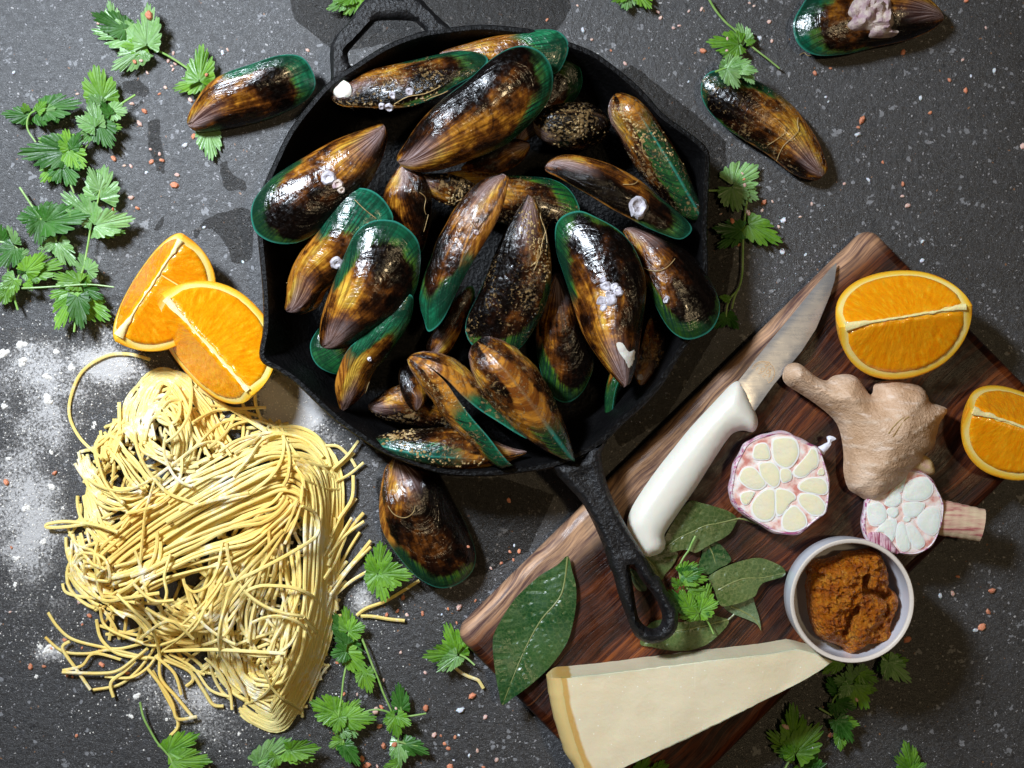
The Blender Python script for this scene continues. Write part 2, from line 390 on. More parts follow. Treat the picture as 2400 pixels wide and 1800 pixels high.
c = n.mix(n.mr(e, .0008, .003), c, n.ramp(n.noise(180, 3), [(.35, (.60, .22, .18)), (.5, (.80, .56, .50)), (.65, (.86, .78, .74))]))
n.P(Base_Color=c, Roughness=.4, Subsurface_Weight=.2, Subsurface_Scale=.003); n.bump(n.noise(240, 3), .0006, .6); M['garlic_skin'] = n.m
M['clove_a'] = simple('cut_clove_cream', (.80, .72, .48), .32, .5, sss=.3, ssr=.004, bump=(350, .0003), mottled=(120, (.76, .70, .52)))
M['clove_skin'] = simple('inner_clove_skin', (.86, .80, .76), .35, .5, sss=.2, ssr=.003)
M['clove_b'] = simple('cut_clove_white', (.76, .79, .70), .3, .5, sss=.3, ssr=.004, bump=(350, .0003), mottled=(120, (.84, .84, .80)))
n = NT('garlic_stem'); st = n.noise(1, 3, .6, vec=n.mapping(rot=(0, 0, .25), scale=(40, 320, 320)))
n.P(Base_Color=n.ramp(st, [(.4, (.70, .55, .36)), (.55, (.62, .38, .28)), (.66, (.42, .12, .12))]), Roughness=.5); n.bump(st, .0006, .7); M['stem_g'] = n.m
M['bowl'] = simple('glazed_porcelain', (.74, .76, .82), .18, .5, coat=.3, bump=(60, .0001))
M['bowl_rim'] = simple('bare_clay_rim', (.70, .62, .54), .4, .5, bump=(500, .0002))
n = NT('red_miso_paste')
c = n.ramp(n.noise(130, 5, .7), [(.3, (.32, .06, .004)), (.5, (.62, .18, .010)), (.7, (.76, .32, .03))])
n.P(Base_Color=c, Roughness=n.mr(n.noise(300, 3), .3, .7, .22, .5), Specular_IOR_Level=.5, Subsurface_Weight=.12, Subsurface_Scale=.003)
n.bump(n.math('ADD', n.noise(620, 5, .8), n.math('MULTIPLY', n.voro(420), 1.2)), .004, 1.0); M['paste'] = n.m
n = NT('hard_cheese')
u = n.attr('rind')
c = n.ramp(n.noise(14, 4, .6), [(.3, (.72, .60, .39)), (.7, (.80, .71, .51))])
c = n.mix(n.mr(n.voro(190), .10, .05, 0, .8), c, (.92, .88, .76))
c = n.mix(n.mr(n.math('ADD', u, n.math('MULTIPLY', n.math('SUBTRACT', n.noise(120, 3), .5), .002)), .0085, .0070), c, (.56, .33, .09))
c = n.mix(n.mr(u, .0022, .0004), c, (.62, .45, .18))
c = n.mix(n.math('MULTIPLY', n.mr(n.noise(45, 5, .7), .5, .7), .2), c, (.64, .50, .32))
ln = n.noise(1, 3, .6, vec=n.mapping(rot=(0, 0, -.1), scale=(420, 16, 16)))
c = n.mix(n.mr(ln, .66, .74, 0, .35), c, (.88, .80, .62))
n.P(Base_Color=c, Roughness=.42, Subsurface_Weight=.25, Subsurface_Scale=.004); n.bump(n.math('ADD', n.noise(300, 4, .7), n.math('MULTIPLY', n.noise(60, 5, .7), 1.0)), .00035, .6); M['cheese'] = n.m
M['cil_a'] = mat_leaf('coriander_leaf', (.08, .24, .006), (.20, .44, .018), (.20, .40, .10), sc_=90)
M['cil_b'] = mat_leaf('coriander_leaf_pale', (.14, .33, .07), (.26, .48, .14), (.33, .52, .27), .33, 90)
M['cil_c'] = mat_leaf('coriander_leaf_dark', (.020, .11, .008), (.05, .20, .015), (.09, .22, .05), sc_=90)
M['stem'] = simple('coriander_stem', (.19, .38, .07), .4, .5, mottled=(160, (.30, .46, .14)), bump=(500, .0002), jitter=.15)
M['bay_dark'] = mat_leaf('bay_leaf_dark', (.010, .055, .014), (.035, .09, .022), (.10, .17, .05), .33, 30, .1)
M['bay_olive'] = mat_leaf('bay_leaf_olive', (.055, .10, .02), (.10, .15, .04), (.22, .24, .08), .4, 30, .15)
M['bay_grey'] = mat_leaf('bay_leaf_grey', (.09, .15, .07), (.15, .21, .10), (.26, .30, .16), .4, 30, .15)
M['barnacle'] = simple('barnacle_shell', (.62, .60, .66), .5, .5, bump=(600, .0008), mottled=(260, (.34, .30, .32)))
M['barnacle_tan'] = simple('encrusting_shell', (.60, .50, .42), .5, .5, bump=(500, .0012), mottled=(200, (.40, .26, .30)))
M['byssus'] = simple('byssus_thread', (.30, .18, .06), .5, .4, jitter=.2, mottled=(300, (.46, .33, .15)))
M['dark_in'] = simple('mussel_inside', (.02, .008, .006), .3)
M['wblob'] = simple('worn_white_umbo', (.78, .74, .66), .25, .5, sss=.2, ssr=.002, bump=(200, .0008))
# ================================================================ SETTING: the worktop
def gauss(x, y, cx, cy, rx, ry=None, a=1.0):
    ry = ry or rx; return a*math.exp(-(((x-cx)/rx)**2+((y-cy)/ry)**2))
WET_SHADE = [px('Q01', 1660, 350, 1800, 220, 2000, 150, 2100, 130, 2190, 180, 2195, 300, 2180, 560, 2100, 630, 2000, 600, 1980, 500, 1900, 370, 1800, 310, 1720, 340, 1720, 410, 1680, 400),
       px('Q00', 1280, 1050, 1340, 1040, 1390, 1030, 1380, 1160, 1410, 1290, 1430, 1400, 1410, 1500, 1350, 1480, 1330, 1380, 1280, 1280),
       px('Q00', 1900, 1360, 1960, 1400, 2000, 1510, 2120, 1560, 2150, 1660, 1950, 1640, 1910, 1530),
       px('Q01', 1320, 330, 1420, 200, 1410, 330, 1330, 340),
       px('Q00', 1050, 700, 1200, 690, 1290, 760, 1280, 840, 1180, 830, 1080, 800),
       px('P', 665, -60, 690, 45, 715, 65, 740, 85, 790, 125, 1061, 70, 1200, 66, 1300, 80, 1340, 20, 1330, -60),
       px('P', 1430, 180, 1480, 150, 1620, 260, 1700, 330, 1720, 600, 1690, 760, 1560, 980, 1450, 1050, 1400, 900, 1600, 700, 1600, 300),  # right of the pan: its cast shadow painted in, with wet stone lower down
       px('P', 880, 1120, 1180, 1120, 1300, 1160, 1240, 1290, 1150, 1340, 1000, 1390, 900, 1300)]  # below the pan: its cast shadow painted dark like the wet areas
FLB = [(60, 850, 120, 90, .55), (170, 900, 140, 130, .42), (40, 1150, 90, 160, .62), (60, 1330, 90, 90, .45), (110, 1230, 80, 90, .4), (670, 930, 60, 60, 1.5), (720, 975, 60, 45, 1.2), (780, 1040, 50, 40, .6), (610, 1000, 60, 40, .6),
       (260, 850, 70, 40, .8), (250, 770, 30, 60, .5), (330, 880, 90, 60, .4), (860, 1400, 35, 45, .8), (120, 1530, 55, 30, .75), (170, 1440, 70, 60, .35), (420, 1630, 130, 60, .5), (560, 1740, 110, 80, .4),
       (480, 1680, 90, 70, .3), (760, 1590, 70, 80, .35), (880, 1500, 70, 60, .42), (330, 1560, 60, 50, .45), (800, 1420, 60, 60, .5), (60, 1480, 100, 80, .25), (130, 1010, 60, 60, .35), (100, 1080, 190, 330, .30), (330, 1640, 260, 110, .25), (640, 900, 80, 60, .4)]
def flour_d(x, y): return min(sum(gauss(x, y, *b) for b in FLB), 1.4)
V = []; FL = []; WT = []
st = 0.0028; nx = int(.70/st); ny = int(.56/st)
xs = [-1.2, -.7]+[-.35+i*st for i in range(nx+1)]+[.7, 1.2]; ys = [-1.0, -.5]+[-.28+i*st for i in range(ny+1)]+[.5, 1.0]
pts = np.array([(x, y) for y in ys for x in xs])
pp = np.column_stack([pts[:, 0]/PX+1200, 900-pts[:, 1]/PX])
wet = np.zeros(len(pp))
for poly in WET_SHADE:
    ins = inside(pp, poly); d = pdist(pp, poly); sd = np.where(ins, d, -d)
    wet = np.maximum(wet, np.clip(.5+sd/14*.5, 0, 1))
fl = np.zeros(len(pp))
for b in FLB: fl += b[4]*np.exp(-(((pp[:, 0]-b[0])/b[2])**2+((pp[:, 1]-b[1])/b[3])**2))
nX = len(xs)
F = [(j*nX+i, j*nX+i+1, (j+1)*nX+i+1, (j+1)*nX+i) for j in range(len(ys)-1) for i in range(nX-1)]
o = mk('worktop', [(x, y, 0) for x, y in pts], F, M['worktop'], attrs={'flour': np.clip(fl, 0, 1.4), 'wet': wet})
tag(o, kind='structure')
# loose flour: tiny heaps
rf = random.Random(11); V = []; F = []
def dome(cx, cy, r, h, nn=6):
    o = len(V); V.append(Vector((cx, cy, h)))
    for lay, (rr, zz) in enumerate(((.55, .75), (1.0, -.02))):
        for k in range(nn):
            a = 2*math.pi*k/nn+lay*.4; q = r*rr*rf.uniform(.8, 1.15); V.append(Vector((cx+q*math.cos(a), cy+q*math.sin(a), h*zz)))
    for k in range(nn):
        F.append((o, o+1+k, o+1+(k+1) % nn)); F.append((o+1+k, o+1+nn+k, o+1+nn+(k+1) % nn, o+1+(k+1) % nn))
cnt = 0
while cnt < 5200:
    x = rf.uniform(-10, 960); y = rf.uniform(680, 1810)
    if rf.random() > flour_d(x, y)**1.3*.9: continue
    p = W((x, y)); r = .00012+.00035*rf.random()**4*1.6
    dome(p.x, p.y, r, r*.7, 5); cnt += 1
for (x, y, r) in px('Q01', 180, 1310, 0, 0)[:1] and [(49, 805, 11), (10, 828, 13), (52, 848, 11), (132, 825, 7), (111, 884, 10), (167, 861, 9), (10, 950, 9), (110, 941, 13), (118, 1060, 6), (218, 1000, 5),
                 (222, 992, 5), (121, 1140, 8), (147, 1190, 4), (60, 1190, 10), (40, 1310, 9), (100, 1270, 8), (20, 1075, 7), (350, 1370, 6), (35, 1370, 6), (120, 1520, 11), (106, 1526, 9), (96, 1515, 7), (137, 1528, 8), (320, 1630, 8), (309, 1680, 7), (86, 1585, 5), (560, 1720, 5), (390, 1688, 5), (760, 1570, 8)]:
    p = W((x, y))
    for k in range(9):
        q = rf.random()*r*.9; a = rf.random()*6.3; dome(p.x+q*PX*math.cos(a), p.y+q*PX*math.sin(a), r*PX*rf.uniform(.25, .6), r*PX*rf.uniform(.12, .3), 7)
tag(mk('flour', V, F, M['flour']), 'white flour scattered around the fresh noodles on dark worktop', 'flour', kind='stuff')

# ================================================================ CUTTING BOARD
BT = 0.020
T_ = W((2040, 526), BT); L_ = W((1062, 1486), BT)
ax = (L_-T_); ln_ = ax.length; ax.normalize(); ay = Vector((-ax.y, ax.x, 0))    # ay points to the lower right
if ay.x < 0: ay = -ay
wd = .1635*(H-BT)/H
cen = T_+ax*ln_/2+ay*wd/2
bd = thing('cutting_board', 'dark reddish brown wooden board under the knife, garlic and cheese', 'cutting board', (cen.x, cen.y, 0))
def rrect(ins, r, n=7):
    hx = ln_/2-ins; hy = wd/2-ins; r = max(r-ins, .001); out = []
    for cx, cy, a0 in ((hx-r, hy-r, 0), (-hx+r, hy-r, 90), (-hx+r, -hy+r, 180), (hx-r, -hy+r, 270)):
        for k in range(n+1):
            a = math.radians(a0+90*k/n); out.append((cx+r*math.cos(a), cy+r*math.sin(a)))
    return out
loops = [(.004, .0), (.0012, .0035), (0, .008), (0, .0135), (.0009, .0170), (.0028, .0192), (.006, BT)]
V = []; F = []; nn = 32
for ins, z in loops:
    q = rrect(ins, .0085)
    for (a, b) in q: V.append(cen+ax*a+ay*b+Vector((0, 0, z-cen.z)))
nn = len(q)
for i in range(len(loops)-1):
    for k in range(nn): F.append((i*nn+k, i*nn+(k+1) % nn, (i+1)*nn+(k+1) % nn, (i+1)*nn+k))
F.append(tuple(range(nn))[::-1])
# top: grid-like sheet so the wear attribute varies
q = [tuple((cen+ax*a+ay*b)[:2]) for a, b in rrect(.006, .0085)]
v, f, d = slab(q, lambda x, y, d: BT, lambda x, y, d: BT-.001, .006)
nf = len(v)//2
ftop = [t for t in f if all(i < nf for i in t)]
o0 = len(V); V += v[:nf]; F += [tuple(i+o0 for i in t) for t in ftop]
E = []
for p in V:
    r_ = p-T_; b = r_.dot(ay); a = r_.dot(ax)
    E.append(max(min(b, 9)+.006*math.sin(a*21)+max(0, (.02-a))*.0, 0))
mk('board', V, F, M['wood'], bd, attrs={'edge': E})

# ================================================================ SKILLET
ZR = .050
rim = px('P', 1061, 62, 1130, 56, 1200, 61, 1254, 69, 1330, 95, 1390, 119, 1430, 146, 1485, 190, 1520, 225, 1553, 263, 1593, 293, 1634, 323, 1656, 344, 1665, 372, 1662, 450, 1659, 540, 1661, 640, 1656, 720,
         1640, 775, 1615, 805, 1588, 845, 1555, 900, 1515, 946, 1460, 995, 1414, 1040, 1355, 1075, 1292, 1098, 1200, 1112, 1142, 1117, 1048, 1114, 980, 1095, 909, 1068, 858, 1038, 790, 990, 736, 941, 690, 897, 645, 868, 616, 852, 606, 826,
         616, 762, 613, 667, 603, 560, 600, 500, 608, 455, 622, 420, 646, 366, 676, 306, 722, 244, 774, 187, 833, 148, 900, 106, 980, 75)
rimw = [Vector(W(p, ZR)[:2]) for p in catmull(rim, 3)]
m = len(rimw); pc = sum(rimw, Vector((0, 0)))/m
def offs(loop, d):
    out = []
    k = len(loop)
    for i in range(k):
        t = loop[(i+1) % k]-loop[i-1]; nrm = Vector((-t.y, t.x)).normalized()
        if nrm.dot(pc-loop[i]) < 0: nrm = -nrm
        out.append(loop[i]+nrm*d)
    return out
def circ(loop, r, f):   # blend towards a circle
    return [pc.lerp(p, 1).lerp(pc+(p-pc).normalized()*r, f) for p in loop]
pan = thing('skillet', 'black cast iron skillet heaped with green lipped mussels', 'pan', (pc.x, pc.y, 0))
prof = [(circ(rimw, .108, 1), .0), (circ(rimw, .113, .95), .004), (circ(offs(rimw, .004), .118, .5), .028), (offs(rimw, .0012), .0462), (offs(rimw, .0), .0485), (offs(rimw, .0008), ZR), (offs(rimw, .0030), ZR+.0002),
        (offs(rimw, .0042), .0485), (circ(offs(rimw, .007), .115, .25), .032), (circ(offs(rimw, .012), .110, .9), .011), (circ(rimw, .104, 1), .006), (circ(rimw, .06, 1), .0055), (circ(rimw, .01, 1), .0055)]
V = []; F = []
for lp, z in prof: V += [Vector((p.x, p.y, z)) for p in lp]
for i in range(len(prof)-1):
    for k in range(m): F.append((i*m+k, i*m+(k+1) % m, (i+1)*m+(k+1) % m, (i+1)*m+k))
F.append(tuple(range(m))[::-1]); F.append(tuple((len(prof)-1)*m+k for k in range(m)))
mk('pan_body', V, F, M['iron_shaded'], pan)
ho = px('P', 766, 215, 774, 187, 772, 136, 774, 103, 790, 76, 812, 54, 836, 19, 858, -8, 885, -16, 975, -10, 1001, 11, 1026, 35, 1052, 58, 1085, 66, 1061, 74, 1001, 84, 925, 112, 871, 140, 815, 178)
hi = px('P', 820, 152, 813, 127, 817, 113, 845, 82, 874, 51, 889, 43, 963, 44, 980, 54, 994, 68, 980, 73, 940, 88, 905, 103, 865, 126, 834, 147)
def dens(p, n=3, closed=True): return catmull(p, n, closed)
v, f, d = slab(wpoly(dens(ho, 2), ZR-.001), lambda x, y, d: ZR-.0035+.0032*math.sqrt(max(0, 1-(1-min(d/.0014, 1))**2)), lambda x, y, d: ZR-.008+.002*(1-min(d/.003, 1)), .0025, [wpoly(dens(hi, 2), ZR-.001)])
mk('helper_handle', v, f, M['iron'], pan)
lo_ = px('P', 1268, 1096, 1292, 1102, 1308, 1117, 1336, 1147, 1363, 1177, 1384, 1212, 1403, 1253, 1417, 1288, 1431, 1334, 1439, 1350, 1452, 1399, 1471, 1450, 1485, 1486, 1498, 1502, 1525, 1514, 1553, 1510, 1580, 1494, 1593, 1467, 1591, 1431, 1574, 1404,
        1550, 1358, 1539, 1350, 1512, 1304, 1471, 1236, 1444, 1185, 1428, 1144, 1416, 1103, 1412, 1063, 1425, 1033, 1400, 1040, 1374, 1052, 1368, 1072, 1330, 1082, 1290, 1088)
li_ = px('P', 1478, 1330, 1482, 1350, 1488, 1390, 1498, 1448, 1513, 1470, 1531, 1478, 1548, 1472, 1555, 1450, 1548, 1425, 1534, 1399, 1505, 1362, 1492, 1340)
def htop(x, y, d):
    q = min(d/.0045, 1); z = .0425+.0085*math.sqrt(max(0, 1-(1-q)**2))
    p = (x/PX/((H-.05)/H)+1200, 900-y/PX/((H-.05)/H))
    if d > .005 and p[1] < 1300: z -= .0016*smooth(.005, .0085, d)      # shallow groove down the middle
    return z
v, f, d = slab(wpoly(dens(lo_, 3), ZR), htop, lambda x, y, d: .0425-.004*math.sqrt(max(0, 1-(1-min(d/.0045, 1))**2)), .0022, [wpoly(dens(li_, 3), ZR)])
mk('long_handle', v, f, M['iron'], pan)

# ================================================================ MUSSELS
RAY = []          # (BVH, name) of everything a small thing can lie on
def add_ray(o):
    L = root_loc(o); RAY.append(BVHTree.FromPolygons([v.co+L for v in o.data.vertices], [tuple(p.vertices) for p in o.data.polygons]))
def surf(p, zmin=0.0):
    c = Vector((0, 0, H)); t = W(p, 0); dr = (t-c).normalized(); best = None
    for b in RAY:
        h, nr, i, ds = b.ray_cast(c, dr)
        if h is not None and (best is None or ds < best[2]): best = (h, nr, ds)
    if best and best[0].z > zmin: return best[0], (best[1] if best[1].z > 0 else -best[1])
    return W(p, zmin), Vector((0, 0, 1))
def mussel(outline, zu, zt, roll=8, ratio=.62, mat='m', label='', gape=0.0, group='green lipped mussels heaped in the skillet', lift=0.0):
    q = [Vector(p) for p in outline]; U = q[0]; tip = max(q, key=lambda p: (p-U).length)
    e = (tip-U).normalized(); Lp = (tip-U).length
    w3 = [W(p, zu+(zt-zu)*(p-U).dot(e)/Lp) for p in q]
    Uw = W(U, zu); Tw = W(tip, zt); X = (Tw-Uw); L = X.length; X.normalize(); Y = Vector((0, 0, 1)).cross(X).normalized(); Z = X.cross(Y)
    loc = [((p-Uw).dot(X), (p-Uw).dot(Y)) for p in w3]
    sm = catmull([Vector(p) for p in loc], 6)
    K = 44; xs = [L*(1-math.cos(math.pi*k/K))/2 for k in range(K+1)]
    def span(x):
        ys = []
        for i in range(len(sm)):
            a, b = sm[i], sm[(i+1) % len(sm)]
            if (a.x-x)*(b.x-x) <= 0 and abs(a.x-b.x) > 1e-9: ys.append(a.y+(b.y-a.y)*(x-a.x)/(b.x-a.x))
        return (min(ys), max(ys)) if len(ys) > 1 else (0, 0)
    sp = [span(min(max(x, 1e-5), L-1e-5)) for x in xs]
    yc = [(a+b)/2 for a, b in sp]; hw = [(b-a)/2 for a, b in sp]; hw[0] = 0; hw[-1] = 0; yc[0] = 0
    for _ in range(2): hw = [hw[0]]+[(hw[i-1]+2*hw[i]+hw[i+1])/4 for i in range(1, K)]+[hw[-1]]
    yc = [yc[0]]+[(yc[i-1]+2*yc[i]+yc[i+1])/4 for i in range(1, K)]+[yc[-1]]
    seed0 = random.random()*9
    ph = math.radians(roll); cs, sn = math.cos(ph), math.sin(ph)
    aa = [h/math.sqrt(cs*cs+ratio*ratio*sn*sn) for h in hw]; am = max(aa)
    def prof_(t):
        p = min(t/.28, 1)**.6*(1+.05*math.sin(t*9+seed0))
        if t > .28: p *= max(0, 1-((t-.28)/.72)**2.3)**.75
        return p
    cc = [(1-sn*sn)*ratio*am*prof_(x/L)+sn*sn*ratio*a for x, a in zip(xs, aa)]
    def at(arr, x): return float(np.interp(x, xs, arr))
    rimp = [(xs[k], aa[k]) for k in range(K+1)]+[(xs[k], -aa[k]) for k in range(K-1, 0, -1)]
    ns = len(rimp); G = 24; seed = random.random()*50
    gs = [((i+1)/G)**.9 for i in range(G)]
    t_ = thing('mussel', label, 'mussel', Uw, group)
    for sgn, nm in ((1, 'upper'), (-1, 'lower')):
        V = [Uw]; ag = [0]; at_ = [0]; as_ = [0]
        for g in gs:
            for j, (rx, ry) in enumerate(rimp):
                x = g*rx; a_ = max(at(aa, x), 1e-6); y = g*ry; y = max(min(y, a_), -a_)
                f = max(0, 1-(abs(y)/a_)**2.2)**.62 if g < .9999 else 0.0
                z = at(cc, x)*f
                z *= 1+.035*mn.noise(Vector((x*60, y*60, seed)))+.02*math.sin(g*34+3*mn.noise(Vector((g*4, j*.05, seed))))
                z *= 1+.07*mn.noise(Vector((x*26, y*26, seed+7)))
                z += .0006*(1-g)*mn.noise(Vector((x*260, y*260, seed)))
                z = z*sgn
                if gape: 
                    cg, sg = math.cos(gape*sgn), math.sin(gape*sgn); xx = x*cg-z*sg*0; zz = z+x*sg*(x/L)*.9
                    x2, z2 = x, zz
                else: x2, z2 = x, z
                yy = y*cs-z2*sn+at(yc, x); zz = y*sn+z2*cs
                V.append(Uw+X*x2+Y*yy+Z*(zz+lift)); ag.append(g); at_.append(rx/L); as_.append(j/ns)
        Fc = []
        for j in range(ns):
            tri = (0, 1+j, 1+(j+1) % ns); Fc.append(tri if sgn > 0 else tri[::-1])
        for i in range(G-1):
            for j in range(ns):
                qd = (1+i*ns+j, 1+(i+1)*ns+j, 1+(i+1)*ns+(j+1) % ns, 1+i*ns+(j+1) % ns); Fc.append(qd if sgn > 0 else qd[::-1])
        at2 = [v/ L if False else v for v in at_]
        tt = [0]+[gs[i]*(rimp[j][0]/L) for i in range(G) for j in range(ns)]
        ob = mk('valve', V, Fc, mat, t_, attrs={'g': ag, 't': tt, 's': as_})
        add_ray(ob)
    return t_
S = mat_shell
ms = {}
ms['top_white'] = (px('P', 772, 220, 812, 191, 869, 161, 942, 143, 1014, 126, 1072, 115, 1115, 118, 1143, 136, 1138, 155, 1115, 180, 1070, 205, 1014, 238, 956, 256, 900, 258, 840, 254, 800, 250), .042, .052, -22, .6,
    S('shell_a', .80, .55, gt=.46, seed=1.3, crust=.25), 'long brown and green mussel with a worn white tip, upper left of the pan')
ms['big_top'] = (px('P', 930, 376, 956, 329, 991, 280, 1043, 231, 1101, 188, 1144, 147, 1188, 118, 1227, 108, 1265, 120, 1290, 150, 1296, 190, 1285, 235, 1240, 290, 1180, 340, 1100, 375, 1030, 398, 970, 402), .052, .062, 12, .62,
    S('shell_b', .86, .42, green=(.012, .24, .11), gt=.42, seed=2.1), 'largest amber mussel with bright green edge, lying diagonally at the top of the pan')
ms['top_green'] = (px('P', 1030, 128, 1043, 118, 1101, 101, 1159, 86, 1220, 77, 1254, 71, 1295, 70, 1317, 79, 1332, 100, 1330, 125, 1317, 155, 1295, 174, 1200, 180, 1100, 165, 1050, 140), .040, .050, 5, .5,
    S('shell_c', .70, .45, green=(.02, .30, .14), gt=.62, seed=3.7), 'mussel with a broad bright green tip touching the upper rim of the pan')
ms['dark_behind'] = (px('P', 1210, 330, 1240, 220, 1290, 150, 1335, 132, 1360, 160, 1364, 200, 1346, 235, 1310, 275, 1260, 315), .022, .032, 5, .5,
    S('shell_d', .76, .7, green=(.01, .10, .03), gt=.5, seed=4.2), 'dark mussel half hidden right of the largest amber one')
ms['left'] = (px('P', 897, 290, 855, 303, 783, 329, 725, 361, 667, 396, 632, 422, 597, 465, 588, 494, 589, 515, 600, 545, 635, 567, 680, 572, 720, 560, 790, 510, 850, 455, 890, 385, 907, 330, 905, 300), .048, .056, 0, .6,
    S('shell_e', .84, .5, green=(.012, .11, .035), gt=.5, seed=5.1), 'brown mussel with striped olive green end, resting over the left rim of the pan')
ms['green_mid'] = (px('P', 669, 727, 672, 698, 675, 657, 690, 617, 713, 579, 736, 547, 765, 504, 794, 466, 817, 446, 840, 440, 869, 445, 895, 463, 913, 489, 921, 513, 905, 570, 860, 625, 800, 655, 765, 680, 750, 715, 725, 732, 695, 737), .040, .056, 5, .62,
    S('shell_f', .66, .45, green=(.012, .22, .13), gt=.50, seed=6.4), 'mussel with a glossy green end and turquoise edge, left of centre')
ms['dark_green'] = (px('P', 752, 811, 751, 767, 757, 732, 777, 675, 794, 634, 811, 594, 826, 559, 846, 533, 872, 518, 898, 514, 933, 520, 959, 539, 979, 565, 985, 600, 982, 645, 970, 690, 940, 735, 880, 775, 840, 800, 811, 815, 782, 820), .050, .066, 6, .62,
    S('shell_g', .80, .6, green=(.008, .13, .065), gt=.40, seed=7.9), 'broad mussel with dark ribs across its deep green end, left of centre')
ms['low_left'] = (px('P', 799, 960, 788, 908, 792, 876, 807, 836, 824, 807, 856, 781, 884, 753, 927, 715, 950, 692, 962, 690, 968, 700, 966, 727, 956, 764, 927, 808, 902, 844, 873, 873, 856, 917, 835, 943, 815, 959), .040, .062, 28, .6,
    S('shell_h', .66, .42, green=(.02, .24, .12), gt=.40, seed=8.3), 'slim mussel with a pale green lower edge at the lower left of the pan')
ms['green_under'] = (px('P', 920, 740, 860, 735, 800, 735, 760, 755, 730, 796, 728, 825, 739, 851, 762, 869, 800, 878, 860, 860), .020, .028, 0, .5,
    S('shell_i', .62, .55, green=(.015, .17, .05), gt=.5, seed=9.6), 'green ended mussel mostly hidden under the dark ribbed one at the left')
ms['brown_vert'] = (px('P', 942, 384, 915, 420, 897, 460, 905, 500, 925, 535, 955, 572, 985, 592, 1000, 560, 1010, 505, 1012, 450, 990, 405, 965, 385), .046, .030, 15, .7,
    S('shell_j', .97, .45, gt=.9, seed=10.2, amt=.4), 'amber brown mussel without green standing below the tip of the largest one')
ms['small_brown'] = (px('P', 984, 411, 1017, 406, 1055, 408, 1093, 420, 1128, 445, 1120, 475, 1073, 484, 1042, 478, 1012, 463, 992, 438), .042, .034, 20, .7,
    S('shell_k', .97, .5, gt=.9, seed=11.4, amt=.3, crust=.7), 'short rough brown mussel tucked left of the tall central one')
ms['centre'] = (px('P', 1179, 407, 1139, 415, 1106, 436, 1083, 464, 1058, 494, 1037, 537, 1022, 557, 1012, 595, 997, 633, 982, 671, 979, 709, 992, 747, 1004, 777, 1032, 760, 1050, 734, 1068, 696, 1088, 653, 1108, 620, 1131, 582, 1161, 532, 1182, 481, 1192, 431, 1192, 416), .064, .056, 24, .62,
    S('shell_l', .74, .38, green=(.01, .20, .10), gt=.50, seed=12.8), 'tall golden mussel with pale tip up and green end down, at the pan centre')
ms['centre_dark'] = (px('P', 1237, 456, 1227, 471, 1194, 522, 1164, 583, 1139, 646, 1118, 696, 1098, 734, 1090, 764, 1092, 784, 1105, 808, 1135, 828, 1176, 832, 1216, 819, 1248, 778, 1274, 726, 1289, 680, 1293, 634, 1289, 582, 1274, 518, 1255, 470), .056, .048, 2, .62,
    S('shell_m', .87, 0.7, green=(.01, .12, .035), gt=.45, seed=13.3, crust=.2), 'dark brown mussel with thin green edge just right of the tall golden one')
ms['green_back'] = (px('P', 1000, 425, 1090, 398, 1194, 410, 1250, 414, 1295, 420, 1334, 443, 1356, 481, 1357, 505, 1330, 530, 1280, 540, 1200, 530, 1090, 490), .024, .030, 0, .55,
    S('shell_n', .86, 0.65, green=(.012, .17, .035), gt=.4, seed=14.9, crust=.3), 'wide mussel with a green outline lying behind the two central ones')
ms['ring'] = (px('P', 1277, 393, 1288, 376, 1311, 364, 1340, 361, 1375, 367, 1427, 381, 1471, 402, 1508, 425, 1543, 457, 1586, 491, 1615, 520, 1622, 538, 1612, 552, 1595, 562, 1572, 558, 1514, 535, 1471, 512, 1427, 489, 1384, 462, 1340, 436, 1311, 419, 1283, 405), .060, .056, -16, .62,
    S('shell_o', .82, 0.62, green=(.01, .13, .07), gt=.66, seed=15.5), 'golden brown mussel with a white ring of barnacle shell, right of centre')
ms['edge_right'] = (px('P', 1444, 219, 1427, 245, 1430, 280, 1456, 324, 1485, 381, 1520, 430, 1570, 480, 1610, 512, 1640, 520, 1648, 497, 1624, 439, 1601, 387, 1572, 338, 1543, 295, 1520, 260, 1485, 228), .046, .040, 78, .75,
    S('shell_p', .82, 0.72, green=(.03, .18, .05), gt=.25, seed=16.7, crust=.55), 'dark mussel on edge with its pale seam running to the right lip of the pan')
ms['crusted'] = (px('P', 1250, 283, 1262, 262, 1285, 250, 1326, 241, 1360, 240, 1395, 252, 1422, 275, 1428, 305, 1412, 335, 1372, 350, 1326, 348, 1280, 332, 1256, 310), .044, .030, 68, .85,
    S('shell_q', .97, 0.7, gt=.9, seed=17.1, amt=.3, crust=.8), 'stubby crusted dark brown mussel at the upper right of the pan')
ms['brown_deep'] = (px('P', 1240, 335, 1190, 325, 1130, 355, 1080, 395, 1120, 415, 1190, 400, 1230, 370), .030, .024, 5, .6,
    S('shell_r', .97, .45, gt=.9, seed=18.2, amt=.3), 'reddish brown mussel in the shade under the largest one')
ms['big_right'] = (px('P', 1461, 908, 1445, 891, 1422, 865, 1393, 825, 1367, 784, 1349, 735, 1335, 686, 1315, 625, 1303, 590, 1300, 547, 1306, 518, 1329, 500, 1361, 495, 1393, 509, 1436, 532, 1465, 555, 1494, 599, 1514, 663, 1511, 720, 1503, 778, 1497, 822, 1494, 845, 1477, 897), .058, .052, -14, .62,
    S('shell_s', .86, 0.62, green=(.01, .13, .045), gt=.55, seed=19.6), 'long mussel with a cluster of white barnacles, right of centre')
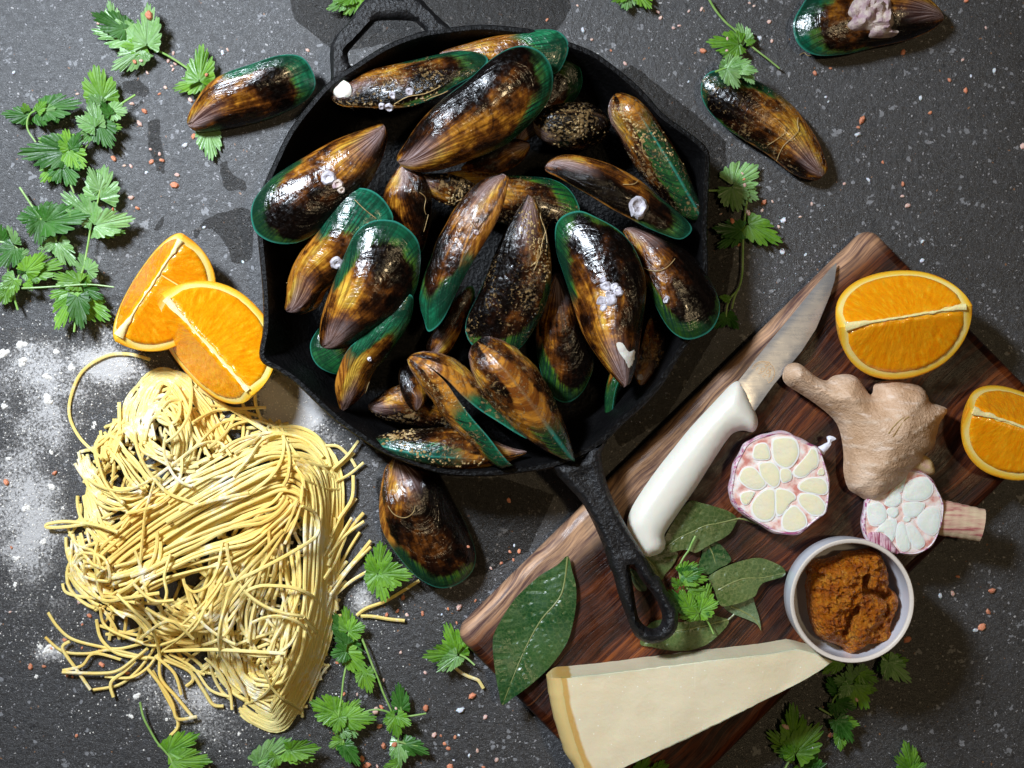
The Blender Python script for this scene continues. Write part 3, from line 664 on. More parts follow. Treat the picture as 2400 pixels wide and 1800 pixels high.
ms['far_right'] = (px('P', 1462, 538, 1494, 530, 1540, 545, 1581, 567, 1618, 590, 1656, 639, 1682, 691, 1688, 720, 1682, 749, 1662, 778, 1624, 796, 1595, 793, 1566, 770, 1537, 720, 1514, 663, 1488, 599, 1468, 558), .040, .055, -6, .6,
    S('shell_t', .84, 0.85, green=(.025, .11, .012), gt=.45, seed=20.4), 'near black mussel with an olive green end lying over the right lip of the pan')
ms['under_mid'] = (px('P', 1300, 640, 1282, 680, 1268, 729, 1255, 778, 1262, 850, 1280, 908, 1304, 937, 1333, 943, 1362, 923, 1379, 894, 1393, 850, 1385, 790, 1365, 740, 1340, 680, 1320, 645), .030, .030, 0, .7,
    S('shell_u', .84, 0.68, green=(.015, .10, .025), gt=.55, seed=21.9), 'reddish mussel with green end down, left of the barnacled long one')
ms['thin_green'] = (px('P', 1490, 760, 1450, 830, 1422, 900, 1417, 960, 1424, 994, 1438, 975, 1452, 905, 1485, 850), .026, .022, 70, .7,
    S('shell_v', .6, .6, green=(.015, .14, .04), gt=.3, seed=22.2), 'thin green edge of a mussel deep at the lower right of the pan')
ms['right_low'] = (px('P', 1497, 902, 1486, 875, 1497, 830, 1515, 760, 1535, 735, 1558, 760, 1560, 820, 1540, 870, 1515, 898), .036, .030, 20, .8,
    S('shell_w', .97, .6, gt=.9, seed=23.8, amt=.3, crust=.7), 'dark crusted mussel just right of the tip of the long barnacled one')
ms['front_seam'] = (px('P', 1106, 809, 1099, 836, 1105, 870, 1122, 908, 1145, 946, 1174, 980, 1217, 1018, 1261, 1047, 1304, 1070, 1347, 1083, 1344, 1060, 1336, 1030, 1322, 989, 1304, 943, 1284, 899, 1261, 865, 1226, 827, 1191, 804, 1160, 792, 1131, 790), .060, .056, 84, .85,
    S('shell_x', .93, .42, green=(.03, .16, .04), gt=.70, seed=24.5, crust=.1), 'brown mussel seen edge on with its closed seam pointing at the long handle')
ms['gaping'] = (px('P', 954, 842, 960, 865, 986, 905, 1015, 937, 1038, 969, 1073, 998, 1116, 1028, 1160, 1058, 1197, 1072, 1220, 1068, 1232, 1050, 1217, 1020, 1188, 980, 1145, 935, 1116, 895, 1087, 860, 1058, 837, 1029, 825, 1000, 822, 971, 827), .056, .052, 88, .8,
    S('shell_y', .86, .42, green=(.015, .20, .09), gt=.48, seed=25.3, crust=.2), 'mussel gaping slightly open with green lips, left of the edge on brown one', .12)
ms['bottom'] = (px('P', 1235, 1062, 1217, 1055, 1174, 1042, 1116, 1014, 1058, 1000, 986, 1003, 914, 1012, 864, 1037, 914, 1066, 957, 1081, 1000, 1093, 1058, 1098, 1116, 1096, 1174, 1086), .040, .044, 72, .7,
    S('shell_z', .90, .55, green=(.01, .22, .16), gt=.42, seed=26.6, crust=.4), 'mussel on edge along the bottom rim of the pan with a turquoise seam')
ms['brown_low'] = (px('P', 862, 955, 890, 925, 940, 900, 990, 905, 1040, 940, 1080, 985, 1050, 1005, 980, 1000, 900, 985), .028, .024, 15, .7,
    S('shell_aa', .97, .5, gt=.9, seed=27.2, amt=.3, crust=.5), 'shaded brown mussel lying behind the gaping one at the lower left')
ms['short_vert'] = (px('P', 970, 964, 948, 940, 936, 905, 936, 872, 950, 848, 985, 862, 1003, 900, 1000, 935, 985, 958), .040, .034, 25, .75,
    S('shell_ab', .97, .45, gt=.9, seed=28.8, amt=.3), 'short brown mussel standing point down left of the gaping one')
ms['orange_mid'] = (px('P', 1010, 838, 1000, 812, 1012, 785, 1040, 745, 1075, 690, 1105, 670, 1112, 700, 1085, 765, 1060, 815, 1035, 838), .036, .042, 10, .7,
    S('shell_ac', .90, .35, green=(.03, .12, .03), gt=.7, seed=29.4), 'orange brown mussel showing between the tall golden one and the edge on brown one')
for k, a in ms.items():
    gp = a[7] if len(a) > 7 else 0
    ms[k] = mussel(a[0], a[1], a[2], a[3], a[4], a[5], a[6], gp)
og = 'green lipped mussels lying on the worktop'
ms['out_left'] = mussel(px('P', 439, 290, 447, 262, 461, 239, 488, 203, 529, 176, 600, 152, 652, 134, 696, 131, 719, 143, 733, 168, 738, 192, 730, 215, 700, 242, 640, 270, 580, 289, 515, 302, 461, 308), .010, .015, 20, .5,
    S('shell_ad', .80, .42, green=(.015, .24, .12), gt=.40, seed=31.7), 'brown and green mussel on the worktop left of the pan, beside the coriander', group=og)
ms['out_right'] = mussel(px('P', 1922, 420, 1895, 420, 1854, 404, 1800, 361, 1742, 325, 1702, 298, 1661, 258, 1645, 225, 1644, 195, 1658, 172, 1688, 164, 1729, 172, 1770, 190, 1800, 206, 1854, 246, 1881, 278, 1914, 325, 1932, 370, 1939, 401), .011, .014, -8, .55,
    S('shell_ae', .82, .40, green=(.02, .15, .045), gt=.55, seed=32.1, crust=.15), 'amber mussel with a coriander leaf on its green end, right of the pan', group=og)
ms['out_top'] = mussel(px('P', 2212, 41, 2193, 10, 2150, -18, 2050, -45, 1960, -42, 1900, -15, 1876, 19, 1862, 43, 1859, 68, 1868, 100, 1892, 122, 1925, 131, 1990, 126, 2044, 112, 2125, 95, 2180, 73, 2203, 55), .012, .013, 0, .5,
    S('shell_af', .80, .36, green=(.006, .15, .085), gt=.5, seed=33.3), 'mussel capped with a pale crust cut off by the top edge of the photo', group=og)
ms['out_below'] = mussel(px('P', 930, 1068, 904, 1095, 893, 1144, 889, 1198, 898, 1245, 925, 1290, 966, 1340, 1004, 1368, 1040, 1378, 1080, 1366, 1110, 1335, 1114, 1290, 1090, 1225, 1061, 1171, 1034, 1117, 1000, 1085, 960, 1066), .015, .015, -12, .6,
    S('shell_ag', .88, .66, green=(.006, .10, .035), gt=.5, seed=34.2), 'dark mussel on the worktop poking out from under the front of the pan', group=og)
def ontop(nm, fn): return fn
# worn / encrusted bits and barnacles, each sitting on the shell below it
def blob(parent, name, poly, h, mat, sp=.0016, ns=260, amp=.8, label=None, edge=.002):
    P_ = [surf(p)[0] for p in catmull(poly, 3)]
    c = sum(P_, Vector())/len(P_)
    def hz(x, y):
        q = (x/PX, y/PX); f = (H-c.z)/H
        return surf((x/PX/f+1200, 900-y/PX/f))[0].z
    v, f, d = slab([tuple(p[:2]) for p in P_], lambda x, y, d: hz(x, y)+h*min(d/edge, 1)**.5*(1+amp*fbm((x*ns, y*ns, 1), 4))+.0001, lambda x, y, d: hz(x, y)-.0012, sp)
    return mk(name, v, f, mat, parent, label=label)
def barnacle(parent, p, r, h=.0018, mat='barnacle', hole=.55):
    c, nr = surf(p); q = nr.to_track_quat('Z', 'Y'); V = []; F = []; n = 22; rg = random.Random(int(p[0]*7+p[1])); sd = rg.random()*30; hole = hole*rg.uniform(.75, 1.1); el = rg.uniform(.78, 1.0); q = q @ Matrix.Rotation(rg.random()*6, 3, 'Z').to_quaternion()
    for (rr, zz) in ((1.05, -.4), (.95, .25), (.72, 1.0), (hole, 1.0), (hole*.75, .45), (0.02, .35)):
        for k in range(n):
            a = 2*math.pi*k/n; wq = r*PX*rr*(1+.22*mn.noise(Vector((math.cos(a)*1.6, math.sin(a)*1.6, sd)))+.16*mn.noise(Vector((math.cos(a)*5, math.sin(a)*5, sd)))); zz = zz+.25*mn.noise(Vector((math.cos(a)*3, math.sin(a)*3, sd+rr)))
            V.append(c+q @ Vector((wq*math.cos(a), wq*el*math.sin(a), h*.8*zz)))
    for i in range(5):
        for k in range(n): F.append((i*n+k, i*n+(k+1) % n, (i+1)*n+(k+1) % n, (i+1)*n+k))
    F.append(tuple(5*n+k for k in range(n)))
    return mk('barnacle', V, F, M[mat], parent)
def thread(parent, pts, r=.00022, lift=.0012, name='byssus_thread'):
    P_ = []
    for i, p in enumerate(catmull(pts, 4, False)):
        c, nr = surf(p); c = c+nr*(lift*(.5+.9*abs(mn.noise(Vector((p[0]*.05, p[1]*.05, 1)))))); P_.append(c)
    for _ in range(2): P_ = [P_[0]]+[(P_[i-1]+P_[i]*2+P_[i+1])/4 for i in range(1, len(P_)-1)]+[P_[-1]]
    v, f = tube(P_, r, 5); return mk(name, v, f, M['byssus'], parent)
blob(ms['top_white'], 'worn_tip', px('A', 665, 620, 680, 570, 740, 535, 820, 540, 845, 590, 830, 650, 800, 690, 745, 720, 700, 690), .0012, M['wblob'], ns=120, amp=.4)
blob(ms['out_top'], 'encrusting_shell', px('Q30', 690, 110, 760, -20, 900, -60, 1050, 0, 1070, 110, 1090, 200, 1060, 250, 1130, 270, 1080, 320, 950, 330, 870, 320, 880, 260, 740, 265, 685, 215, 730, 160), .0052, M['barnacle_tan'], ns=230, amp=.9, edge=.004)
barnacle(ms['ring'], (1496, 484), 24, .0030, hole=.66)
for p, r in (((1413, 655), 9), ((1420, 672), 12), ((1441, 672), 10), ((1448, 683), 12), ((1410, 705), 12), ((1432, 703), 13), ((1414, 720), 9), ((1427, 690), 8)): barnacle(ms['big_right'], p, r, .0012)
for p, r in (((770, 418), 17), ((792, 432), 13), ((800, 445), 9)): barnacle(ms['left'], p, r, .0018, 'barnacle' if r > 14 else 'barnacle_tan')
for p, r in (((920, 224), 9), ((912, 252), 11), ((960, 215), 10), ((895, 248), 8), ((945, 285), 8)): barnacle(ms['top_white'], p, r, .0014)
for p, r in (((790, 617), 15),): barnacle(ms['green_mid'], p, r, .0018)
barnacle(ms['far_right'], (1562, 703), 9); barnacle(ms['low_left'], (866, 841), 5)
for p in ((1117, 545), (1117, 516)): barnacle(ms['centre'], p, 6, .0012, 'barnacle_tan')
barnacle(ms['right_low'], (1500, 884), 8); barnacle(ms['thin_green'], (990, 790), 16, .002, 'barnacle_tan') if False else None
blob(ms['big_right'], 'worn_patch', px('D', 1330, 1190, 1380, 1190, 1430, 1260, 1490, 1240, 1500, 1330, 1440, 1400, 1400, 1330, 1350, 1260), .0003, M['wblob'], ns=200, amp=.6)
rt = random.Random(5)
def crumbs(parent, reg, pts, n, s=.0007, mat='byssus', spread=16):
    parts = []
    base = px(reg, *pts)
    for i in range(n):
        k = rt.randrange(len(base)-1) if len(base) > 1 else 0
        a = Vector(base[k]); b = Vector(base[min(k+1, len(base)-1)]); p = a.lerp(b, rt.random())+Vector((rt.gauss(0, spread), rt.gauss(0, spread)))
        c, nr = surf(p)
        q = nr.to_track_quat('Z', 'Y') @ Matrix.Rotation(rt.random()*6.3, 3, 'Z').to_quaternion()
        r = s*rt.uniform(.4, 1.3); vs = [Vector((x*r*rt.uniform(.7, 1.2), y*r*.6, z*r*.5)) for x, y, z in ((1, 0, 0), (0, 1, 0), (-1, 0, 0), (0, -1, 0), (0, 0, 1), (0, 0, -1))]
        parts.append(([c+q @ v for v in vs], [(0, 1, 4), (1, 2, 4), (2, 3, 4), (3, 0, 4), (1, 0, 5), (2, 1, 5), (3, 2, 5), (0, 3, 5)]))
    v, f = join(parts); return tag(mk('encrusted_grit', v, f, M[mat], parent, sm=False), kind='stuff')
crumbs(ms['crusted'], 'B', (700, 420, 850, 460, 980, 450, 1040, 560, 900, 600, 760, 560), 60, .0010, spread=20)
crumbs(ms['edge_right'], 'B', (1250, 300, 1330, 430, 1450, 560, 1490, 740), 70, .0011, spread=9)
crumbs(ms['edge_right'], 'B', (1560, 520, 1650, 650, 1740, 790), 30, .0010, spread=7)
crumbs(ms['bottom'], 'E', (560, 1060, 700, 1030, 790, 1010), 60, .0012, spread=6)
crumbs(ms['bottom'], 'E', (680, 1160, 900, 1200, 1000, 1270, 1180, 1270, 1350, 1260), 60, .0010, spread=8)
crumbs(ms['gaping'], 'E', (860, 580, 1000, 660, 1050, 730, 1200, 830, 1270, 850, 1400, 900), 50, .0006, spread=7)
crumbs(ms['centre_dark'], 'D', (600, 150, 640, 300, 720, 420, 760, 560, 760, 660), 120, .0009, spread=11)
crumbs(ms['small_brown'], 'A', (1600, 1500, 1700, 1470, 1780, 1350), 50, .0009, spread=8)
crumbs(ms['top_white'], 'A', (950, 700, 1200, 820, 1400, 720, 1500, 560), 70, .0010, spread=12)
crumbs(ms['top_white'], 'A', (900, 480, 1150, 440, 1200, 420), 30, .0007, spread=7)
for par, reg, pts in (('top_white', 'A', (740, 700, 780, 780, 850, 810, 880, 860)), ('top_white', 'A', (820, 690, 900, 740, 1010, 790)), ('top_white', 'A', (1190, 700, 1300, 640, 1440, 620, 1560, 560)), ('top_white', 'A', (1350, 740, 1450, 660, 1560, 620, 1620, 590)),
                      ('top_white', 'A', (700, 720, 760, 790, 830, 800)), ('left', 'A', (630, 1010, 640, 960, 700, 920, 750, 870)), ('top_green', 'A', (1880, 100, 1870, 180, 1900, 250, 1930, 310)),
                      ('centre_dark', 'D', (640, 560, 700, 500, 710, 420, 740, 300, 770, 240)), ('centre_dark', 'D', (720, 100, 700, 160, 740, 260, 760, 380)), ('centre_dark', 'D', (660, 600, 690, 520, 690, 430)),
                      ('centre', 'F', (1040, 550, 1070, 590, 1090, 615)), ('green_mid', 'C', (870, 170, 940, 240, 1040, 320)), ('low_left', 'E', (210, 850, 240, 900, 285, 930)), ('low_left', 'E', (390, 690, 410, 640, 425, 600)),
                      ('brown_vert', 'F', (560, 280, 620, 330, 600, 420, 620, 480)), ('brown_vert', 'F', (640, 480, 620, 560, 600, 640)), ('out_right', 'Q30', (0, 1250, 110, 1180, 160, 1120, 90, 1050)), ('out_right', 'Q30', (250, 1025, 245, 1080, 265, 1120, 220, 1180, 130, 1260, 80, 1380)),
                      ('out_right', 'Q30', (100, 1180, 190, 1220, 230, 1190)), ('out_top', 'Q30', (270, 480, 310, 455, 340, 485, 370, 480)), ('green_mid', 'C', (230, 860, 280, 850, 330, 840)), ('ring', 'B', (1310, 980, 1400, 980, 1430, 950)),
                      ('edge_right', 'B', (1470, 620, 1480, 700, 1500, 740, 1530, 760)), ('far_right', 'D', (1560, 580, 1650, 610, 1740, 580, 1800, 510)), ('out_below', 'Q12', (1150, 1050, 1200, 1130, 1290, 1155, 1360, 1110, 1375, 1050))):
    thread(ms[par], px(reg, *pts))
# ================================================================ KNIFE
kn = W((1760, 950), BT)
knife = thing('paring_knife', 'small knife with ivory white handle and wet blade on the board', 'knife', (kn.x, kn.y, BT))
zb = BT+.0115
bl = px('P', 1968, 613, 1952, 629, 1908, 680, 1854, 745, 1800, 808, 1731, 893, 1722, 925, 1745, 975, 1765, 968, 1771, 961, 1800, 921, 1816, 900, 1854, 856, 1881, 824, 1917, 770, 1936, 727, 1952, 689, 1963, 656, 1968, 624)
def tilt(x, y):   # blade droops towards its tip
    p = (x/PX/((H-zb)/H)+1200, 900-y/PX/((H-zb)/H)); t = ((p[0]-1740)*.62-(p[1]-930)*.78)/410
    return -max(t, 0)*.0085
v, f, d = slab(wpoly(bl, zb), lambda x, y, d: zb+tilt(x, y)-.0012*(1-min(d/.0022, 1))*.35, lambda x, y, d: zb+tilt(x, y)-.0014, .004)
b_ = mk('blade', v, f, M['steel'], knife)
hd = px('P', 1731, 893, 1712, 902, 1675, 941, 1620, 1000, 1580, 1049, 1539, 1101, 1498, 1160, 1477, 1198, 1470, 1234, 1487, 1272, 1509, 1301, 1531, 1303, 1553, 1292, 1560, 1274, 1557, 1256, 1566, 1238, 1593, 1198, 1634, 1139, 1675, 1074, 1707, 1027, 1723, 1013, 1742, 1009, 1764, 1013, 1775, 1000, 1776, 984, 1770, 965, 1753, 927, 1740, 903)
zh = BT+.009
v, f, d = slab(wpoly(dens(hd, 3), zh), lambda x, y, d: zh+.0095*math.sqrt(max(0, 1-(1-min(d/.0115, 1))**2)), lambda x, y, d: zh-.0085*math.sqrt(max(0, 1-(1-min(d/.0115, 1))**2)), .0022)
add_ray(mk('handle', v, f, M['handle'], knife))
# round maker's stamp with its two lines of lettering
sc_c = (1690+1085/11.06, 760+1255/11.06); zst = zb+tilt(*W(sc_c, zb)[:2])+.0001
def ring(cx, cy, r, wd_, z, a0=0, a1=360, n=40):
    V = []; F = []
    for k in range(n+1):
        a = math.radians(a0+(a1-a0)*k/n)
        for q in (r-wd_/2, r+wd_/2): V.append(W((cx+q*math.cos(a), cy+q*math.sin(a)), z))
    for k in range(n): F.append((2*k, 2*k+1, 2*k+3, 2*k+2))
    return V, F
v, f = join([ring(*sc_c, 27, 1.4, zst), ring(*sc_c, 23.5, .8, zst, 60, 150), ring(*sc_c, 23.5, .8, zst, 150, 300), ring(*sc_c, 17, 2.2, zst, 150, 230), ring(*sc_c, 17, 2.2, zst, -30, 40), ring(*sc_c, 21, 2.0, zst, 55, 100)])
mk('stamp_ring', v, f, M['stamp'], b_, sm=False)
for txt, dy, size in (('IRONCLAD', 4.0, 11.5), ('PAN CO', -7.5, 11.5)):
    cu = bpy.data.curves.new('stamp_lettering', 'FONT'); cu.body = txt; cu.size = size*PX; cu.align_x = 'CENTER'; cu.align_y = 'CENTER'; cu.offset = .00003; cu.space_character = .95
    tmp = bpy.data.objects.new('tmp', cu); col.objects.link(tmp)
    me = bpy.data.meshes.new_from_object(tmp); bpy.data.objects.remove(tmp)
    ang = math.radians(51); c = W(sc_c, zst); up = Vector((-math.sin(ang), math.cos(ang), 0))
    o = bpy.data.objects.new('stamp_lettering', me); col.objects.link(o); o.parent = b_
    o.location = c+up*dy*PX+Vector((0, 0, .00006))-root_loc(b_); o.rotation_euler = (0, 0, ang); me.materials.clear(); me.materials.append(M['stamp'])

# ================================================================ ORANGE WEDGES
def orange(A, B, al, ar, Rr, zb_, label, seed, sup=2.15, spine=None):
    """core from A to B (pixels); al / ar: slope below horizontal of the left / right cut face; Rr radius in pixels"""
    R_ = Rr*PX; zr = zb_+R_*.97
    a = W(A, zr); b = W(B, zr); X = (b-a); Lh = X.length/2; X.normalize(); C = (a+b)/2; Y = Vector((0, 0, 1)).cross(X).normalized(); Zz = Vector((0, 0, 1))
    t = thing('orange_wedge', label, 'orange wedge', (C.x, C.y, zb_), 'cut orange wedges')
    # +Y is to the left when looking from A to B in plan; faces at angle -al on the left (+Y) side and 180+ar on the right
    def rad(x): return R_*max(0, 1-abs(x/Lh)**sup)**(1/sup)
    n = 48; xs = [Lh*math.sin(math.pi/2*(2*i/n-1)) for i in range(n+1)]
    th1 = math.radians(-al); th2 = math.radians(-(180-ar))
    V = []; F = []; E = []
    rg = lambda x, th: rad(x)*(1+.006*mn.noise(Vector((x*90, th*3, seed))))
    K = 30
    for i, x in enumerate(xs):
        for k in range(K+1):
            th = th1+(th2-th1)*k/K; r = rg(x, th)
            V.append(C+X*x+Y*(r*math.cos(th))+Zz*(r*math.sin(th))); E.append(0.0)
    for i in range(n):
        for k in range(K): F.append((i*(K+1)+k, (i+1)*(K+1)+k, (i+1)*(K+1)+k+1, i*(K+1)+k+1))
    # cut faces
    for side, th in ((0, th1), (1, th2)):
        o = len(V); J = 16
        for i, x in enumerate(xs):
            r = rg(x, th)
            for j in range(J+1):
                q = r*(j/J); V.append(C+X*x+Y*(q*math.cos(th))+Zz*(q*math.sin(th)))
                E.append(max(0.0, min(r-q, (Lh-abs(x))*1.0)) if j < J else 0.0)
        for i in range(n):
            for j in range(J):
                qd = (o+i*(J+1)+j, o+(i+1)*(J+1)+j, o+(i+1)*(J+1)+j+1, o+i*(J+1)+j+1); F.append(qd if side else qd[::-1])
    pl = mk('peel', V, F, M['peel'], t, attrs={'skin': E}); add_ray(pl)
    # pulp segments raised a touch above the pith on both faces
    rg2 = random.Random(int(seed*10))
    for side, th in ((0, th1), (1, th2)):
        D = Y*math.cos(th)+Zz*math.sin(th); N = X.cross(D).normalized()
        if N.z < 0: N = -N
        inset = .0044; core = .0011
        cuts = [(-.93, .93)] if seed > 2 else ([(-.93, .93)] if side == (1 if seed < 3 else 0) else [(-.93, (.36, -.30, .42, .3)[int(seed) % 4]), ((.36, -.30, .42, .3)[int(seed) % 4]+.022, .93)])
        for (c0, c1) in cuts:
            pts_ = []; m_ = 40
            x0 = c0*Lh*.93; x1 = c1*Lh*.93
            for i in range(m_+1):
                x = x0+(x1-x0)*i/m_; r = rad(x/.93)*.0+max(0, (R_-inset)*max(0, 1-abs(x/(Lh-.0038))**sup)**(1/sup))
                pts_.append((x, max(r*(1+.012*mn.noise(Vector((x*300, seed, side)))), core+.0006)))
            for i in range(m_+1):
                x = x1+(x0-x1)*i/m_; pts_.append((x, max(.0003, core+.0013*mn.noise(Vector((x*240, seed+5, side)))+.0040*(abs(x/Lh))**5)))
            # clean duplicates
            cl = []
            for p in pts_:
                if not cl or (abs(p[0]-cl[-1][0])+abs(p[1]-cl[-1][1])) > 1e-5: cl.append(p)
            v, f, d = slab(cl, lambda x, y, d: .0001+.0009*min(d/.0013, 1)**.5*(1+.35*mn.noise(Vector((x*420, y*170, seed)))), lambda x, y, d: -.0006, .0014)
            V3 = [C+X*p.x+D*p.y+N*p.z for p in v]
            cx = (x0+x1)/2
            mk('pulp_segment', V3, f if (X.cross(D).dot(N) > 0) else [q[::-1] for q in f], M['pulp'], t, attrs={'u': [math.atan2(p.x-cx*.2, p.y+.02)*.03 for p in v], 'v': [math.hypot(p.x, p.y) for p in v]})
        # pith core strip
    P_ = []
    rr = []
    for i in range(26):
        x = (-.9+1.8*i/25)*Lh; P_.append(C+X*x+Zz*(.0004)+Y*.0006*mn.noise(Vector((x*200, seed, 0)))); rr.append(max(.0003, .0004+.0026*abs(x/Lh)**3.0*(1.2 if (x < 0) == (seed % 2 < 1) else .7)+.0008*mn.noise(Vector((x*300, seed, 2)))))
    v, f = tube(P_, rr, 7, .6); mk('pith_core', v, f, M['pith'], t)
    return t
orange((432, 550), (270, 800), 26, 60, 146, 0, 'back orange wedge, partly covered by another wedge, left of the pan', 1.7)
orange((378, 688), (592, 928), 34, 52, 158, .003, 'front orange wedge resting against the other one above the noodles', 2.4)
orange((1966, 768), (2279, 716), 45, 26, 152, BT, 'orange wedge on the board to the right of the knife blade', 4.2)
orange((2268, 958), (2520, 1040), 50, 22, 130, BT, 'orange wedge cut off by the right edge of the photo', 6.3)

# ================================================================ GINGER
gi = px('G', 1690, 815, 1697, 792, 1712, 784, 1728, 786, 1746, 800, 1765, 815, 1785, 822, 1800, 812, 1828, 808, 1850, 815, 1868, 838, 1878, 852, 1885, 848, 1888, 832, 1905, 824, 1940, 822, 1985, 833, 2000, 850, 2008, 868, 2025, 874, 2046, 883, 2040, 898, 2028, 915, 2022, 940, 2012, 972, 1995, 982, 1990, 1000, 1965, 1018, 1945, 1045, 1920, 1062, 1895, 1078, 1875, 1082, 1850, 1068, 1832, 1055, 1822, 1020, 1822, 980, 1815, 935, 1800, 905, 1765, 875, 1725, 848, 1700, 832)
zg = BT+.012; zc = W((2000, 1000), zg)
gin = thing('ginger_root', 'knobbly piece of fresh ginger between the garlic bulbs and the orange wedges', 'ginger', (zc.x, zc.y, BT))
bumps = [(W((1858, 862), zg), .008, .004), (W((1955, 920), zg), .014, .003), (W((2090, 985), zg), .030, .006), (W((1860, 915), zg), .006, .002)]
def gtop(x, y, d):
    q = min(d/.021, 1); z = zg+.0175*math.sqrt(max(0, 1-(1-q)**2))
    for c, r, h in bumps: z += h*math.exp(-((x-c.x)**2+(y-c.y)**2)/(r*r))*q
    s = (x*.5+y*.85)
    z += min(d/.004, 1)*(.0006*fbm((x*70, y*70, 0), 3)+.0008*abs(math.sin(s*170+3*mn.noise(Vector((x*30, y*30, 0)))))**10+.00010*fbm((x*320, y*320, 4), 3))
    return z
v, f, d = slab(wpoly(dens(gi, 3), zg), gtop, lambda x, y, d: zg-.011*math.sqrt(max(0, 1-(1-min(d/.014, 1))**2)), .0017)
rgc = W((2010, 800), zg); rgl = W((1600, 760), zg)
def gring(p):
    a = (Vector(p[:2])-Vector(rgc[:2])).length if p.x > W((1880, 0), zg).x else (Vector(p[:2])-Vector(rgl[:2])).length
    a += .0025*mn.noise(Vector((p[0]*30, p[1]*30, 1))); return max(0, math.cos(a*2*math.pi/.0115))**24*(.5+.8*abs(mn.noise(Vector((p[0]*60, p[1]*60, 5)))))
for i_, p_ in enumerate(v):
    if p_.z > zg+.002: v[i_] = p_+Vector((0, 0, .0011*gring(p_)))
add_ray(mk('rhizome', v, f, M['ginger'], gin, attrs={'ring': [gring(p_) for p_ in v]}))
nb = px('Q32', 1225, 640, 1250, 600, 1310, 605, 1380, 630, 1430, 690, 1440, 770, 1390, 790, 1320, 770, 1250, 745, 1200, 735)
v, f, d = slab(wpoly(dens(nb, 3), zg+.002), lambda x, y, d: zg+.002+.007*math.sqrt(max(0, 1-(1-min(d/.008, 1))**2))+.0004*fbm((x*300, y*300, 0)), lambda x, y, d: zg+.002-.006*math.sqrt(max(0, 1-(1-min(d/.008, 1))**2)), .0014)
mk('bud', v, f, simple('young_ginger_bud', (.66, .50, .22), .4, bump=(300, .0004), mottled=(140, (.60, .38, .28))), gin, label='small yellow bud on the side of the ginger')
for a in ((1080, 455, 1180, 310, 1220, 285), (1040, 430, 1100, 350, 1170, 290)):
    thread(gin, px('Q32', *a), .00035, .0001, 'skin_scar')
c, nr = surf((1800+895/3.687, 900+560/3.687)); 
# ================================================================ GARLIC
def slab_garlic(outl, ztop, tname, label, cloves, cm, reg, rimw_=.0):
    c = W(outl[0], BT)
    poly = [Vector(p) for p in wpoly(dens(outl, 4), ztop)]; cc = sum(poly, Vector((0, 0)))/len(poly)
    t = thing(tname, label, 'garlic', (cc.x, cc.y, BT), 'halved garlic bulbs on the board')
    # body: sides belly out and tuck in below
    lv = [(.55, BT+.0003), (.86, BT+.004), (1.0, BT+.010), (1.03, BT+.016), (1.015, ztop-.0015), (.985, ztop), (.955, ztop-.0006)]
    V = []; F = []; E = []; k = len(poly); rg = random.Random(9)
    for i, (s, z) in enumerate(lv):
        for j, p in enumerate(poly):
            rip = 1+.012*math.sin(j*math.pi*2/k*12)*(1 if i < 5 else .2)
            q = cc+(p-cc)*s*rip; V.append(Vector((q.x, q.y, z+.0004*mn.noise(Vector((q.x*200, q.y*200, i)))*(i == 5)))); E.append(0 if i < 6 else .002)
    for i in range(len(lv)-1):
        for j in range(k): F.append((i*k+j, i*k+(j+1) % k, (i+1)*k+(j+1) % k, (i+1)*k+j))
    if poly and (poly[1]-poly[0]).cross(cc-poly[0]) < 0: F = [q[::-1] for q in F]
    inn = [tuple(cc+(p-cc)*.955) for p in poly]
    v, f, d = slab(inn, lambda x, y, d: ztop-.0004+.0003*mn.noise(Vector((x*160, y*160, 1)))*min(d/.002, 1), lambda x, y, d: ztop-.003, .002)
    o0 = len(V); V += v; F += [tuple(i+o0 for i in q) for q in f]; E += [.0022+e for e in d]
    add_ray(mk('bulb_skin', V, F, M['garlic_skin'], t, attrs={'skin': E}))
    for cl in cloves:
        P_ = wpoly(dens(px(reg, *cl), 3), ztop); cq = sum((Vector(p_) for p_ in P_), Vector((0, 0)))/len(P_); P_ = [tuple(cq+(Vector(p_)-cq)*1.085) for p_ in P_]
        v, f, d = slab(P_, lambda x, y, d: ztop+.0001+.00012*min(d/.0005, 1)**.5, lambda x, y, d: ztop-.002, .0025)
        so = mk('clove', v, f, M['clove_skin'], t)
        P_ = [tuple(cq+(Vector(p_)-cq)*.87) for p_ in P_]
        v, f, d = slab(P_, lambda x, y, d: ztop+.0003+.00012*min(d/.0005, 1)**.5, lambda x, y, d: ztop-.002, .0022)
        mk('flesh', v, f, cm, so)
    return t
